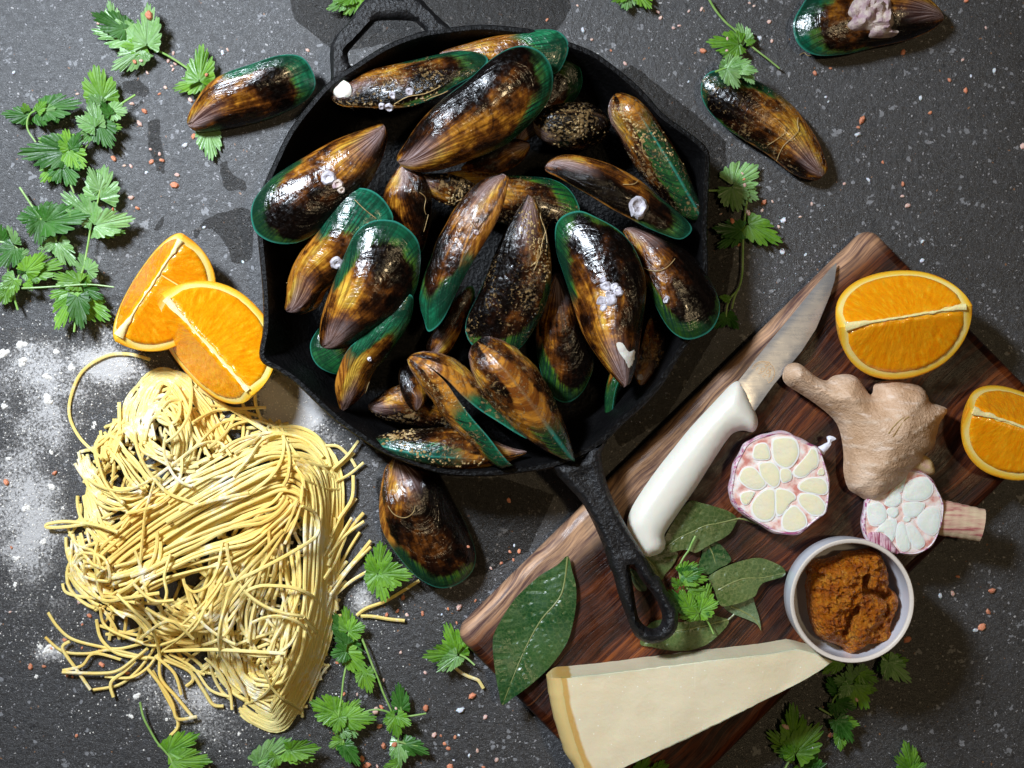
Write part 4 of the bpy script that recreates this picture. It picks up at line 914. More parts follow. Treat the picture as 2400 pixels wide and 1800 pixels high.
g1 = slab_garlic(px('GA', 980, 105, 1200, 130, 1350, 210, 1550, 310, 1700, 380, 1790, 510, 1870, 770, 1930, 1100, 1890, 1500, 1754, 1675, 1493, 1888, 1280, 1999, 1003, 1975, 790, 1890, 442, 1680, 170, 1430, 110, 1220, 140, 1000, 170, 800, 250, 600, 345, 420, 440, 300, 600, 215, 780, 155),
    BT+.022, 'garlic_half', 'cut garlic bulb with cream cloves nearest the knife handle', [
    (880, 260, 960, 215, 1080, 200, 1200, 210, 1300, 260, 1350, 400, 1340, 540, 1270, 670, 1180, 750, 1080, 755, 960, 690, 890, 580, 870, 420), (560, 350, 690, 305, 770, 340, 820, 500, 800, 595, 660, 610, 530, 585, 515, 480),
    (1520, 520, 1600, 400, 1680, 440, 1715, 600, 1690, 740, 1600, 800, 1500, 900, 1380, 935, 1285, 900, 1265, 820, 1380, 680), (262, 920, 330, 790, 450, 745, 560, 790, 670, 930, 740, 1020, 730, 1090, 620, 1160, 480, 1150, 340, 1070, 270, 990),
    (625, 715, 700, 665, 860, 665, 950, 740, 1000, 850, 1005, 980, 975, 1075, 900, 1120, 820, 1080, 710, 980, 655, 870), (1025, 810, 1100, 775, 1190, 805, 1228, 880, 1205, 985, 1080, 1035, 1025, 960), (1355, 1100, 1450, 1000, 1600, 945, 1780, 960, 1870, 1050, 1885, 1190, 1800, 1255, 1600, 1225, 1420, 1185),
    (1355, 1300, 1430, 1240, 1600, 1250, 1740, 1310, 1840, 1440, 1840, 1550, 1770, 1630, 1600, 1630, 1460, 1520, 1365, 1400), (485, 1480, 565, 1320, 700, 1195, 800, 1150, 895, 1170, 915, 1300, 915, 1500, 895, 1650, 800, 1730, 650, 1730, 530, 1640),
    (940, 1170, 1050, 1155, 1180, 1190, 1280, 1270, 1280, 1350, 1200, 1400, 1130, 1520, 1030, 1630, 945, 1600, 935, 1350), (1150, 1540, 1280, 1465, 1390, 1550, 1485, 1680, 1480, 1840, 1280, 1930, 1080, 1895, 1055, 1700), (295, 1250, 400, 1205, 530, 1210, 510, 1290, 425, 1420, 345, 1435, 290, 1370), (1745, 780, 1800, 775, 1835, 850, 1800, 895, 1710, 880)], M['clove_a'], 'GA')
v, f, d = slab(wpoly(dens(px('GA', 1700, 400, 1780, 350, 1850, 310, 1900, 280, 1880, 190, 1960, 170, 2050, 225, 1960, 280, 1950, 340, 1850, 470, 1810, 510), 3), BT+.016), lambda x, y, d: BT+.0165+min(d, .002)*.8, lambda x, y, d: BT+.0150, .0015)
mk('root_curl', v, f, M['barnacle'] if False else simple('papery_garlic_skin', (.74, .74, .84), .5, bump=(300, .0005)), g1)
g2 = slab_garlic(px('GB', 560, 85, 680, 130, 770, 240, 835, 390, 835, 520, 785, 700, 700, 815, 570, 870, 400, 855, 250, 805, 125, 715, 100, 580, 125, 420, 170, 330, 300, 200, 420, 110), BT+.018, 'garlic_half', 'cut white garlic bulb with a striped stem, above the bowl', [
    (470, 320, 490, 230, 560, 175, 650, 155, 715, 195, 735, 270, 700, 335, 620, 368, 500, 365), (463, 440, 485, 392, 640, 390, 655, 430, 615, 495, 550, 525, 485, 508), (593, 550, 625, 490, 700, 440, 780, 445, 805, 520, 785, 640, 730, 685, 660, 655, 605, 600),
    (495, 605, 560, 605, 645, 720, 655, 780, 600, 812, 545, 775, 505, 690), (415, 595, 468, 585, 505, 700, 525, 800, 470, 835, 415, 795, 395, 690), (322, 545, 395, 555, 395, 640, 365, 735, 330, 735, 285, 665, 215, 655, 262, 590), (135, 420, 200, 385, 265, 405, 305, 480, 295, 560, 230, 600, 165, 590, 135, 520),
    (312, 462, 350, 435, 405, 444, 415, 490, 380, 525, 333, 508), (295, 380, 370, 275, 435, 315, 436, 388, 380, 425, 312, 415), (385, 260, 420, 125, 495, 115, 478, 200, 450, 285), (475, 520, 520, 520, 530, 550, 500, 568, 465, 550)], M['clove_b'], 'GB')
a_ = W(px('GB', 770, 520)[0], BT+.010); b_2 = W(px('GB', 1190, 600)[0], BT+.010)
P_ = [a_.lerp(b_2, i/16) for i in range(17)]
hw_ = 158/3.966*PX/1.0
v, f = tube(P_, [hw_*(1.04-.10*i/16)+.0002*math.sin(i*2.1) for i in range(17)], 22, .62)
mk('stem', v, f, M['stem_g'], g2)
v, f, d = slab(wpoly(dens(px('GB', 145, 665, 250, 668, 320, 710, 370, 780, 415, 835, 400, 862, 320, 845, 200, 790, 140, 735), 3), BT+.017), lambda x, y, d: BT+.0186+.0012*min(d/.001, 1)**.5+.0003*math.sin((x*.6-y*.8)*4200), lambda x, y, d: BT+.012, .0013)
n = NT('purple_striped_skin'); st_ = n.noise(1, 2, .5, vec=n.mapping(rot=(0, 0, -.9), scale=(900, 90, 90))); n.P(Base_Color=n.ramp(st_, [(.4, (.30, .05, .11)), (.6, (.74, .52, .58))]), Roughness=.4)
mk('clove_skin', v, f, n.m, g2, label='purple striped skin on the near clove')

# ================================================================ CHEESE
ZC = BT+.033
ct = px('P', 1306, 1590, 1341, 1588, 1400, 1582, 1458, 1575, 1520, 1567, 1580, 1559, 1690, 1546, 1800, 1534, 1868, 1522, 1925, 1535, 1952, 1551, 1920, 1574, 1879, 1598, 1840, 1618, 1800, 1638, 1745, 1666, 1688, 1694, 1626, 1724, 1550, 1760, 1471, 1796, 1400, 1832, 1384, 1842, 1372, 1826, 1350, 1775, 1330, 1712, 1314, 1650)
poly = []
for i in range(len(ct)):
    a, b = Vector(ct[i]), Vector(ct[(i+1) % len(ct)]); k = max(1, int((b-a).length/10))
    poly += [a.lerp(b, j/k) for j in range(k)]
pw = [Vector(W(p, ZC)[:2]) for p in poly]; cc = sum(pw, Vector((0, 0)))/len(pw)
rind = [tuple(W(p, ZC)[:2]) for p in px('P', 1306, 1590, 1314, 1650, 1330, 1712, 1350, 1775, 1384, 1842)]
pa = np.array([tuple(p) for p in pw]); rd = pdist(pa, rind, False)
ch = thing('cheese_wedge', 'long wedge of hard pale cheese with golden rind at the bottom of the board', 'cheese', (cc.x, cc.y, BT))
V = []; F = []; E = []; k = len(pw)
for s, z in ((0, BT+.0003), (.35, BT+.004), (.8, BT+.013), (1, BT+.020), (.8, BT+.028), (.25, ZC-.0012), (.0, ZC-.0003), (-.3, ZC)):
    for j, p in enumerate(pw):
        nrm = (p-cc).normalized()
        out = .0058*s*max(0, 1-rd[j]/.0015) if rd[j] < .0015 else 0
        jag = .0006*mn.noise(Vector((p.x*260, p.y*260, z*20)))
        q = p+Vector((-1, -.12))*out+nrm*jag-(nrm*.0006 if s < 0 else Vector((0, 0)))
        V.append(Vector((q.x, q.y, z))); E.append(float(rd[j]) if rd[j] > .0015 else 0.0)
for i in range(7):
    for j in range(k): F.append((i*k+j, i*k+(j+1) % k, (i+1)*k+(j+1) % k, (i+1)*k+j))
inn = [tuple(V[7*k+j][:2]) for j in range(k)]
if Vector(pw[1]-pw[0]).cross(cc-pw[0]) < 0: F = [q[::-1] for q in F]
v, f, d = slab(inn, lambda x, y, d: ZC+min(d/.002, 1)*(.0007*fbm((x*40, y*40, 0), 4)+.0002*fbm((x*200, y*200, 0), 3)), lambda x, y, d: ZC-.004, .0035)
vv = np.array([tuple(p[:2]) for p in v]); e2 = pdist(vv, rind, False)+.0024
o0 = len(V); V += v; F += [tuple(i+o0 for i in q) for q in f]; E += list(e2)
add_ray(mk('cheese', V, F, M['cheese'], ch, attrs={'rind': E}))

# ================================================================ BOWL AND PASTE
ZB = BT+.044; bc = W((1998, 1409), ZB); rb = 146*PX*(H-ZB)/H
bowl = thing('small_bowl', 'small white porcelain bowl holding brown paste beside the cheese tip', 'bowl', (bc.x, bc.y, BT))
def lathe(prof, n=72):
    V = []; F = []
    for r, z in prof:
        for k in range(n): V.append(Vector((bc.x+r*math.cos(2*math.pi*k/n), bc.y+r*math.sin(2*math.pi*k/n), z)))
    for i in range(len(prof)-1):
        for k in range(n): F.append((i*n+k, i*n+(k+1) % n, (i+1)*n+(k+1) % n, (i+1)*n+k))
    return V, F
pr = [(.0, BT+.002), (rb*.50, BT+.002), (rb*.55, BT), (rb*.62, BT), (rb*.66, BT+.002), (rb*.86, BT+.010), (rb*.98, BT+.022), (rb*1.0, BT+.034), (rb*.995, ZB-.0016)]
v, f = lathe(pr); v2, f2 = lathe([(rb*.925, ZB-.0016), (rb*.93, BT+.030), (rb*.90, BT+.018), (rb*.75, BT+.008), (rb*.4, BT+.0045), (.0, BT+.004)])
v, f = join([(v, f), (v2, f2)]); mk('bowl_body', v, f, M['bowl'], bowl)
v, f = lathe([(rb*.995, ZB-.0017), (rb*1.0, ZB-.0007), (rb*.985, ZB), (rb*.945, ZB), (rb*.925, ZB-.0007), (rb*.925, ZB-.0018)]); mk('rim', v, f, M['bowl_rim'], bowl)
ps = px('P', 1891, 1322, 1910, 1313, 1935, 1311, 1956, 1305, 1980, 1294, 2013, 1291, 2041, 1284, 2061, 1291, 2070, 1308, 2081, 1334, 2084, 1359, 2087, 1379, 2104, 1393, 2106, 1420, 2096, 1444, 2088, 1472, 2106, 1486, 2106, 1500, 2100, 1513, 2090, 1515, 2080, 1525, 2071, 1513, 2033, 1513, 2006, 1530, 1987, 1534, 1975, 1520, 1963, 1513, 1945, 1508, 1930, 1502, 1915, 1490, 1906, 1472, 1896, 1440, 1893, 1400, 1890, 1370, 1896, 1350)
zp = BT+.022
ck = [[(2026, 1352), (2024, 1382), (2062, 1392), (2072, 1400)], [(2004, 1424), (1988, 1450), (1978, 1480)], [(1890, 1345), (1925, 1350)], [(1940, 1388), (1966, 1396)], [(2086, 1380), (2070, 1440)]]
ckw = [[tuple(W(p, zp+.008)[:2]) for p in c_] for c_ in ck]; psc = W((1990, 1400), zp)
def ptop(x, y, d):
    q = min(d/.013, 1); z = zp+.017*math.sqrt(max(0, 1-(1-q)**2))
    z += min(d/.003, 1)*(.0038*fbm((x*85, y*85, 2), 4)+.0021*fbm((x*330, y*330, 1), 3)+.0013*fbm((x*900, y*900, 1), 2))
    a = np.array([(x, y)])
    for i, c_ in enumerate(ckw):
        dd = float(pdist(a, c_, False)[0])+.0009*mn.noise(Vector((x*300, y*300, 3))); dep = (.012, .010, .005, .003, .006)[i]; z -= dep*smooth(.0030 if i < 2 else .0018, .0002, dd)
    return z
base_p = wpoly(dens(ps, 4), zp+.004)
base_p = [(x+.0007*mn.noise(Vector((x*500, y*500, 0))), y+.0007*mn.noise(Vector((x*500, y*500, 7)))) for x, y in base_p]
v, f, d = slab(base_p, ptop, lambda x, y, d: zp-.012*min(d/.01, 1), .00095)
tag(mk('brown_paste', v, f, M['paste'], loc=(psc.x, psc.y, BT+.005)), 'lumpy orange brown paste heaped in the small white bowl', 'paste')

# ================================================================ BAY LEAVES
def bay(outl, mid, z, mat, label, wave=.0012, stem=None, cup=.0):
    po = wpoly(dens(outl, 4), z); mp = [tuple(W(p, z)[:2]) for p in catmull(mid, 6, False)]
    c = sum((Vector(p) for p in po), Vector((0, 0)))/len(po)
    t = thing('bay_leaf', label, 'bay leaf', (c.x, c.y, z), 'bay leaves on the board')
    mparr = np.array(mp); seed = random.random()*20
    dirv = Vector(mp[-1])-Vector(mp[0]); dirv.normalize()
    memo = {}
    def zz(x, y):
        a = np.array([(x, y)]); dm = float(pdist(a, mp, False)[0]); memo[(round(x, 7), round(y, 7))] = dm
        s = Vector((x, y)).dot(dirv)
        return z+wave*1.6*mn.noise(Vector((x*38, y*38, seed)))+wave*.6+cup*dm*dm*60-.0004*math.exp(-(dm/.0005)**2)+.00018*math.sin((s-dm*.8)*1300)
    v, f, d = slab(po, lambda x, y, d: zz(x, y), lambda x, y, d: zz(x, y)-.00035, .0016)
    va = np.array([tuple(p[:2]) for p in v]); dm = pdist(va, mp, False)
    vein = []
    for p, q in zip(v, dm):
        s = Vector(p[:2]).dot(dirv); vn = math.exp(-(q/.0004)**2); vn = max(vn, .75*smooth(.93, .995, math.cos((s-q*.8)*2*math.pi/.0085+2*mn.noise(Vector((p.x*60, p.y*60, seed))))))
        vein.append(vn)
    o = mk('blade', v, f, mat, t, attrs={'vein': vein}); add_ray(o)
    P_ = [Vector((a, b, zz(a, b)+.0002)) for a, b in mp]
    if stem: P_ = [W(p, z+.001) for p in catmull(stem, 4, False)]+P_
    n_ = len(P_); v, f = tube(P_, [.0006-.0004*i/n_ for i in range(n_)], 6); mk('midrib', v, f, simple('midrib_'+mat.name, (.20, .22, .07), .4), t)
    return t
bay(px('P', 1178, 1652, 1170, 1625, 1159, 1560, 1155, 1500, 1168, 1464, 1200, 1412, 1230, 1380, 1268, 1347, 1305, 1325, 1330, 1302, 1340, 1335, 1350, 1377, 1348, 1431, 1330, 1502, 1287, 1564, 1241, 1605, 1205, 1632), px('P', 1330, 1304, 1316, 1390, 1270, 1450, 1236, 1510, 1205, 1580, 1178, 1652), BT+.0025, M['bay_dark'], 'large dark glossy bay leaf at the lower left corner of the board', .002)
bay(px('Z', 160, 680, 330, 630, 480, 620, 600, 640, 540, 790, 440, 910, 380, 995, 250, 850), px('Z', 170, 690, 280, 800, 380, 990), BT+.0012, M['bay_olive'], 'olive bay leaf under the end of the knife handle')
bay(px('Z', 1370, 190, 1250, 95, 1050, 30, 900, -10, 740, -30, 560, 200, 430, 430, 330, 650, 420, 650, 560, 620, 640, 600, 720, 600, 830, 635, 950, 570, 1060, 510, 1170, 460, 1260, 400, 1310, 340, 1350, 260), px('Z', 1370, 200, 1150, 250, 950, 290, 800, 360, 600, 450, 330, 650), BT+.0040, M['bay_olive'], 'curled bay leaf between the knife handle and the cream garlic', .002, px('Z', 1620, 260, 1500, 215, 1400, 195))
bay(px('Z', 925, 480, 1000, 478, 1080, 485, 1200, 580, 1290, 720, 1240, 790, 1150, 830, 1000, 920, 900, 880, 870, 780, 915, 650), px('Z', 960, 500, 1040, 620, 1090, 780), BT+.0018, M['bay_dark'], 'small dark bay leaf just above the coriander on the board')
bay(px('Z', 1200, 1330, 1400, 1250, 1560, 1215, 1590, 1290, 1620, 1380, 1650, 1480, 1675, 1640, 1620, 1560, 1500, 1500, 1300, 1420), px('Z', 1280, 1330, 1450, 1400, 1600, 1500, 1670, 1630), BT+.0012, M['bay_grey'], 'pointed grey green bay leaf poking out below the wide olive one')
bay(px('Z', 990, 960, 1100, 870, 1300, 780, 1550, 710, 1700, 712, 1860, 770, 1960, 830, 1995, 900, 1950, 950, 1820, 990, 1700, 1030, 1640, 1100, 1600, 1190, 1500, 1240, 1400, 1280, 1180, 1325, 1110, 1250, 1060, 1100), px('Z', 1120, 1110, 1300, 1020, 1480, 965, 1700, 960, 1985, 900), BT+.0045, M['bay_olive'], 'wide olive bay leaf pointing at the white bowl', .002)
bay(px('Q23', 1105, 580, 1200, 610, 1350, 640, 1500, 645, 1600, 620, 1700, 575, 1830, 460, 1872, 380, 1800, 355, 1720, 335, 1600, 365, 1500, 390, 1400, 400, 1300, 375, 1180, 420), px('Q23', 1870, 375, 1780, 395, 1600, 440, 1400, 480, 1150, 570), BT+.0015, M['bay_olive'], 'olive bay leaf beside the loop of the skillet handle above the cheese', .001, px('Q23', 1920, 330, 1900, 350))
bay(px('Q23', 1020, -60, 1060, -50, 1110, 0, 1165, 110, 1110, 130, 1060, 90, 1030, 10), px('Q23', 1030, -40, 1080, 40, 1150, 110), BT+.0012, M['bay_grey'], 'scrap of bay leaf seen through the hole of the skillet handle')
# ================================================================ CORIANDER
def leaflet(parent, base, tip, wd_px, z0, mat, seed, lift=.004, curl=.35):
    rg = random.Random(seed)
    B = W(base, z0); T = W(tip, z0+lift*rg.uniform(.3, 1.0)); X = T-B; L = X.length; X.normalize(); Y = Vector((0, 0, 1)).cross(X).normalized(); Z = X.cross(Y)
    A = 96; ph = rg.uniform(-8, 8); ths = [math.radians(-104+208*i/A) for i in range(A+1)]
    cs_ = (-68+ph, 0+ph*.5, 66+ph); nt = rg.uniform(12.5, 15); deep = rg.uniform(.2, .45); cuts = (-34+ph+rg.uniform(-4, 4), 34+ph+rg.uniform(-4, 4))
    rs = []; sm_ = []
    for th in ths:
        dg = math.degrees(th); lob = max(math.exp(-((dg-c)/29)**2) for c in cs_)
        env = 1.0-.22*(abs(dg)/104)**2
        r = env*(1-deep*max(math.exp(-((dg-c)/3.6)**2) for c in cuts)-.13*(1-lob)-.17*max(math.exp(-((dg-c)/2.6)**2) for c in (cuts[0]-36, (cuts[0]+cuts[1])/2-14, (cuts[0]+cuts[1])/2+15, cuts[1]+34))); sm_.append(r*.85)
        r *= 1-.12*(1-abs(math.sin(th*nt/2*1.9+ph)))
        rs.append(r)
    xs = [r*math.cos(t) for r, t in zip(rs, ths)]; ys = [r*math.sin(t) for r, t in zip(rs, ths)]
    sx = L/max(xs); sy = (wd_px*.92*PX/2)/max(abs(y) for y in ys); sy = min(max(sy, sx*.42), sx*1.3)
    V = []; F = []; VN = []; rings = (.05, .3, .55, .78, 1.0); fold = rg.uniform(-.8, .8)*curl
    for q in rings:
        for i, th in enumerate(ths):
            r = (rs[i] if q == 1 else sm_[i]*q/.85*.97) * (q if q == 1 else 1)
            x = r*math.cos(th)*sx; y = r*math.sin(th)*sy; dg = math.degrees(th)
            z = abs(y)*fold*.9 + L*.10*mn.noise(Vector((x*70, y*70, seed)))*min(1, q*1.3) - (x/L)**2*L*.10*rg.choice((1,)) + .0004*q*math.cos(math.radians(dg-ph)*5.4)
            V.append(B+X*x+Y*y+Z*z)
            vn = max(math.exp(-((dg-c)*q/3.0)**2) for c in cs_); vn = max(vn, .6*math.exp(-((abs(math.sin(th*nt/2*1.9+ph))-1)*14)**2)*(q > .5))
            VN.append(vn)
    n = A+1
    for i in range(len(rings)-1):
        for k in range(A): F.append((i*n+k, (i+1)*n+k, (i+1)*n+k+1, i*n+k+1))
    zmin = min(v.z for v in V)
    if zmin < z0*.5+.0005:
        for v in V: v.z += z0*.5+.0005-zmin
    o = mk('leaflet', V, F, mat, parent, attrs={'vein': VN}); return o
lsd = [100]
def sprig(label, reg, stems, leaves, z=.003, group='coriander sprigs strewn on the worktop', mats='abac', name='coriander_sprig', rs=.9):
    x0, y0, k = R[reg]
    tp = lambda a, b: (x0+a/k, y0+b/k)
    c = W(tp(leaves[0][0], leaves[0][1]), z)
    t = thing(name, label, 'coriander', (c.x, c.y, z), group)
    for s in stems:
        pts_ = [tp(s[i], s[i+1]) for i in range(0, len(s), 2)]; q = catmull(pts_, 5, False)
        P_ = [W(p, z+.0016+.0012*mn.noise(Vector((p[0]*.02, p[1]*.02, 2)))) for p in q]; m_ = len(P_)
        v, f = tube(P_, [.00075*rs*(1-.25*i/m_) for i in range(m_)], 7); mk('stem', v, f, M['stem'], t)
    for i, lf in enumerate(leaves):
        lsd[0] += 1; ch_ = lf[5] if len(lf) > 5 else mats[i % len(mats)]
        leaflet(t, tp(lf[0], lf[1]), tp(lf[2], lf[3]), lf[4]/k, z+.0010+.0013*(i % 4), M['cil_'+ch_], lsd[0], curl=lf[6] if len(lf) > 6 else .35)
    return t
sprig('coriander sprig with five leaflets at the top left, its stem ending by a mussel', 'Q00', [(1620, 590, 1500, 510, 1400, 455, 1300, 415, 1210, 360, 1150, 310, 1060, 230, 990, 170), (1830, 740, 1740, 690, 1640, 640, 1620, 590)],
      [(990, 190, 930, 0, 150, 'b', .6), (1160, 330, 780, 250, 230, 'b', .3), (1080, 250, 780, 110, 60, 'c', .2), (1270, 390, 1290, 20, 250, 'b', .5), (1280, 400, 1320, 150, 80, 'a', .3), (1270, 415, 1035, 380, 110, 'a', .3), (1230, 430, 950, 600, 240, 'b', .3), (1720, 700, 1745, 370, 280, 'a', .3), (1760, 690, 1490, 770, 110, 'a', .2)], z=.004)
sprig('single coriander leaflet sticking out below the mussel left of the pan', 'Q00', [(1780, 1120, 1790, 1150)], [(1795, 1120, 1830, 1385, 250, 'b', .2)], z=.001)
sprig('coriander sprig with pale upturned leaves and a bare cut stem end, in the upper left', 'Q00', [(1170, 820, 1060, 890, 960, 970, 890, 1030, 830, 1080, 800, 1150, 770, 1230, 700, 1330)],
      [(880, 860, 800, 555, 340, 'a', .2), (870, 900, 760, 820, 140, 'b', .3), (840, 1090, 770, 850, 170, 'b', .5), (820, 1100, 640, 1010, 170, 'b', .3), (800, 1130, 690, 1240, 150, 'b', .2), (850, 1050, 960, 1280, 280, 'c', .4), (960, 960, 1100, 950, 190, 'b', .3), (950, 990, 870, 870, 90, 'c', .2), (860, 1080, 1050, 1100, 180, 'a', .3)], z=.006)
sprig('dark coriander sprig with a looping stem near the left edge, above the others', 'Q00', [(380, 945, 280, 970, 240, 1030, 240, 1120, 310, 1230)],
      [(240, 1000, 0, 980, 150, 'c', .5), (230, 960, 200, 885, 90, 'a', .3), (380, 940, 700, 880, 140, 'c', .5), (320, 960, 400, 870, 110, 'a', .3), (300, 1000, 400, 1080, 120, 'c', .4), (460, 950, 500, 1060, 110, 'c', .3), (380, 960, 480, 930, 120, 'b', .3)], z=.006)
sprig('bunch of dark folded coriander leaves near the left edge', 'Q00', [(690, 1240, 620, 1285, 560, 1310), (475, 1420, 540, 1500, 600, 1580, 640, 1670)],
      [(600, 1300, 320, 1190, 240, 'a', .4), (600, 1300, 140, 1330, 150, 'c', .4), (610, 1290, 560, 1110, 200, 'a', .4), (620, 1290, 690, 1130, 130, 'c', .5), (490, 1410, 340, 1570, 220, 'a', .3), (540, 1420, 650, 1600, 330, 'c', .3), (600, 1300, 730, 1450, 250, 'a', .4)], z=.006)
sprig('long coriander stalk with leaflets, its cut end pointing at the flour', 'Q01', [(640, 1210, 665, 1000, 690, 780, 710, 690, 730, 620, 760, 450, 785, 300, 815, 180, 850, 60, 870, -60), (640, 980, 670, 850, 690, 790)],
      [(860, 60, 900, -240, 360, 'b', .2), (860, -20, 760, -220, 160, 'b', .3), (800, 220, 520, 0, 190, 'b', .3), (820, 290, 1160, 220, 190, 'b', .3), (830, 295, 1080, 350, 50, 'a', .1), (730, 670, 690, 520, 150, 'b', .3), (750, 680, 840, 620, 200, 'b', .2), (690, 780, 435, 720, 190, 'a', .2), (690, 780, 810, 710, 120, 'a', .2),
       (655, 830, 420, 900, 220, 'a', .3), (650, 860, 470, 1190, 260, 'a', .2), (670, 900, 700, 1190, 200, 'c', .2), (700, 920, 950, 1110, 280, 'a', .3), (710, 830, 890, 920, 160, 'c', .3)], z=.007)
sprig('thin bare coriander stalk lying crosswise near the left orange wedges', 'Q01', [(190, 832, 350, 825, 500, 815, 640, 805, 790, 800, 985, 822)], [(780, 805, 740, 760, 50, 'a', .1)], z=.011, rs=.8)
sprig('coriander sprig with broad dark green leaves beside the long stalk', 'Q01', [(170, -40, 250, 80, 350, 230, 430, 330, 490, 430)],
      [(340, 215, 540, 110, 220, 'c', .3), (345, 230, 140, 210, 250, 'c', .3), (350, 240, 330, 460, 240, 'c', .3), (390, 260, 770, 200, 280, 'c', .3), (490, 430, 320, 500, 120, 'b', .3), (500, 440, 650, 650, 190, 'b', .3)], z=.006)
sprig('coriander sprig cut off by the left edge of the photo', 'Q01', [(0, 430, 70, 445, 130, 475, 180, 520, 215, 580), (155, 1020, 125, 900, 150, 760, 190, 670), (70, 690, 80, 600, 150, 560)],
      [(120, 450, 60, 285, 160, 'b', .3), (20, 420, -20, 260, 150, 'c', .3), (130, 480, -10, 650, 260, 'c', .3), (220, 690, 380, 520, 200, 'a', .3), (240, 690, 560, 600, 250, 'a', .2), (220, 690, 320, 780, 130, 'b', .3), (130, 740, 0, 830, 170, 'b', .3), (120, 760, 60, 920, 180, 'a', .3), (60, 860, -60, 950, 200, 'a', .3), (150, 560, 250, 500, 130, 'b', .3), (190, 700, 170, 640, 80, 'c', .3), (230, 780, 280, 850, 100, 'a', .3)], z=.006)
sprig('coriander leaf at the top edge beside the helper handle', 'Q10', [(610, 82, 650, 60)], [(900, -20, 760, 130, 200, 'a', .4), (800, -10, 620, 80, 130, 'b', .3), (840, -30, 660, 20, 150, 'a', .3)], z=.004)
sprig('tips of coriander leaves at the top edge right of the pan', 'Q20', [(1080, -60, 1070, -20)], [(1000, -60, 980, 88, 210, 'b', .3), (1000, -60, 860, 10, 100, 'a', .3), (1090, -60, 1210, 70, 170, 'a', .3)], z=.003)
sprig('coriander sprig with a long straight stem in the upper right', 'Q20', [(1690, -30, 1740, 60, 1800, 140, 1860, 205, 1920, 255, 1980, 320, 2040, 375, 2120, 440, 2212, 510, 2312, 592)],
      [(2020, 365, 1950, 195, 180, 'b', .3), (2030, 370, 2110, 350, 60, 'a', .2), (1975, 375, 1680, 360, 170, 'a', .2), (1960, 385, 1820, 495, 190, 'a', .3), (1900, 270, 1880, 300, 40, 'a', .1)], z=.004)
sprig('fresh coriander leaf lying on the green end of the amber mussel', 'Q20', [(1755, 622, 1800, 605, 1850, 590, 1960, 590)],
      [(1850, 595, 1890, 465, 150, 'b', .2), (1850, 595, 2070, 520, 190, 'b', .3), (1860, 600, 1960, 760, 190, 'b', .2), (1990, 600, 2130, 610, 100, 'b', .3), (2020, 640, 2100, 725, 60, 'b', .2)], z=.024, group='coriander sprigs strewn on the worktop')
sprig('coriander sprig standing right of the pan with a long thin stem', 'Q21', [(2040, 0, 2015, 200, 2000, 350, 1995, 520, 1990, 700, 1960, 830, 1900, 900, 1860, 980, 1850, 1080), (1690, -12, 1800, -15, 1900, -40), (1950, 840, 1920, 920, 1900, 1010)],
      [(1900, -60, 2140, -230, 360, 'b', .15), (1920, -40, 2140, 60, 240, 'b', .15), (1900, -40, 1960, 170, 300, 'b', .15), (1980, 330, 1730, 310, 170, 'c', .5), (1980, 340, 1860, 240, 130, 'a', .3), (1960, 350, 1780, 480, 120, 'c', .4), (2040, 280, 2340, 440, 180, 'a', .3), (1880, 930, 1790, 900, 60, 'a', .3), (1860, 1060, 1960, 1190, 100, 'c', .3), (1850, 1080, 1740, 1180, 90, 'c', .3)], z=.004)
sprig('coriander leaf wedged between the noodles and the dark mussel', 'P', [(893, 1345, 880, 1355)], [(885, 1340, 895, 1268, 70, 'a', .2), (885, 1345, 858, 1300, 45, 'a', .2), (885, 1345, 905, 1412, 75, 'a', .2), (895, 1345, 968, 1350, 70, 'a', .2)], z=.008)
sprig('coriander sprig with six leaves right of the lower noodles', 'Q13', [(690, 510, 730, 590, 770, 650), (810, 470, 790, 560, 780, 660, 780, 760, 755, 900, 740, 1040, 715, 1200, 730, 1320, 760, 1440), (680, 1160, 715, 1210)],
      [(790, 490, 610, 320, 190, 'c', .3), (795, 480, 770, 260, 180, 'a', .3), (800, 480, 945, 430, 210, 'a', .3), (790, 590, 660, 470, 110, 'c', .3), (780, 570, 920, 690, 180, 'c', .3), (770, 650, 960, 860, 190, 'a', .2), (930, 830, 990, 1020, 190, 'a', .3), (780, 650, 640, 690, 200, 'c', .3), (690, 1180, 465, 1080, 300, 'a', .15), (740, 1220, 900, 1070, 170, 'a', .3), (760, 1230, 1040, 1240, 230, 'a', .3), (720, 1220, 680, 1370, 160, 'a', .3), (770, 1240, 870, 1400, 180, 'b', .3), (745, 1420, 630, 1480, 160, 'a', .2), (740, 1330, 820, 1400, 120, 'b', .3), (760, 1460, 890, 1650, 60, 'c', .2)], z=.004)
sprig('coriander sprig with a slanting stem and a thin cross stem, right of the noodles', 'Q13', [(915, 540, 960, 650, 1010, 780, 1060, 900, 1100, 1010, 1150, 1120, 1190, 1220, 1220, 1340, 1230, 1440), (1185, 1215, 1300, 1215, 1470, 1188), (1185, 1200, 1110, 1165, 1020, 1155, 920, 1180), (1270, 1210, 1250, 1130), (1230, 1430, 1300, 1450, 1400, 1470)],
      [(1255, 1150, 1225, 920, 130, 'c', .4), (1200, 1215, 1095, 1270, 130, 'a', .3), (1200, 1220, 1220, 1410, 200, 'a', .3), (1220, 1215, 1340, 1290, 150, 'a', .3), (1240, 1430, 1225, 1690, 130, 'b', .4), (1280, 1450, 1500, 1540, 150, 'c', .4), (1230, 1620, 1100, 1660, 120, 'a', .3)], z=.005)
sprig('coriander stem with two leaves at the bottom edge below the noodles', 'Q03', [(1210, 1090, 1240, 1220, 1300, 1340, 1360, 1440, 1430, 1520, 1480, 1590, 1500, 1700)], [(1450, 1520, 1720, 1360, 190, 'a', .15), (1490, 1600, 1830, 1600, 220, 'a', .15)], z=.004)
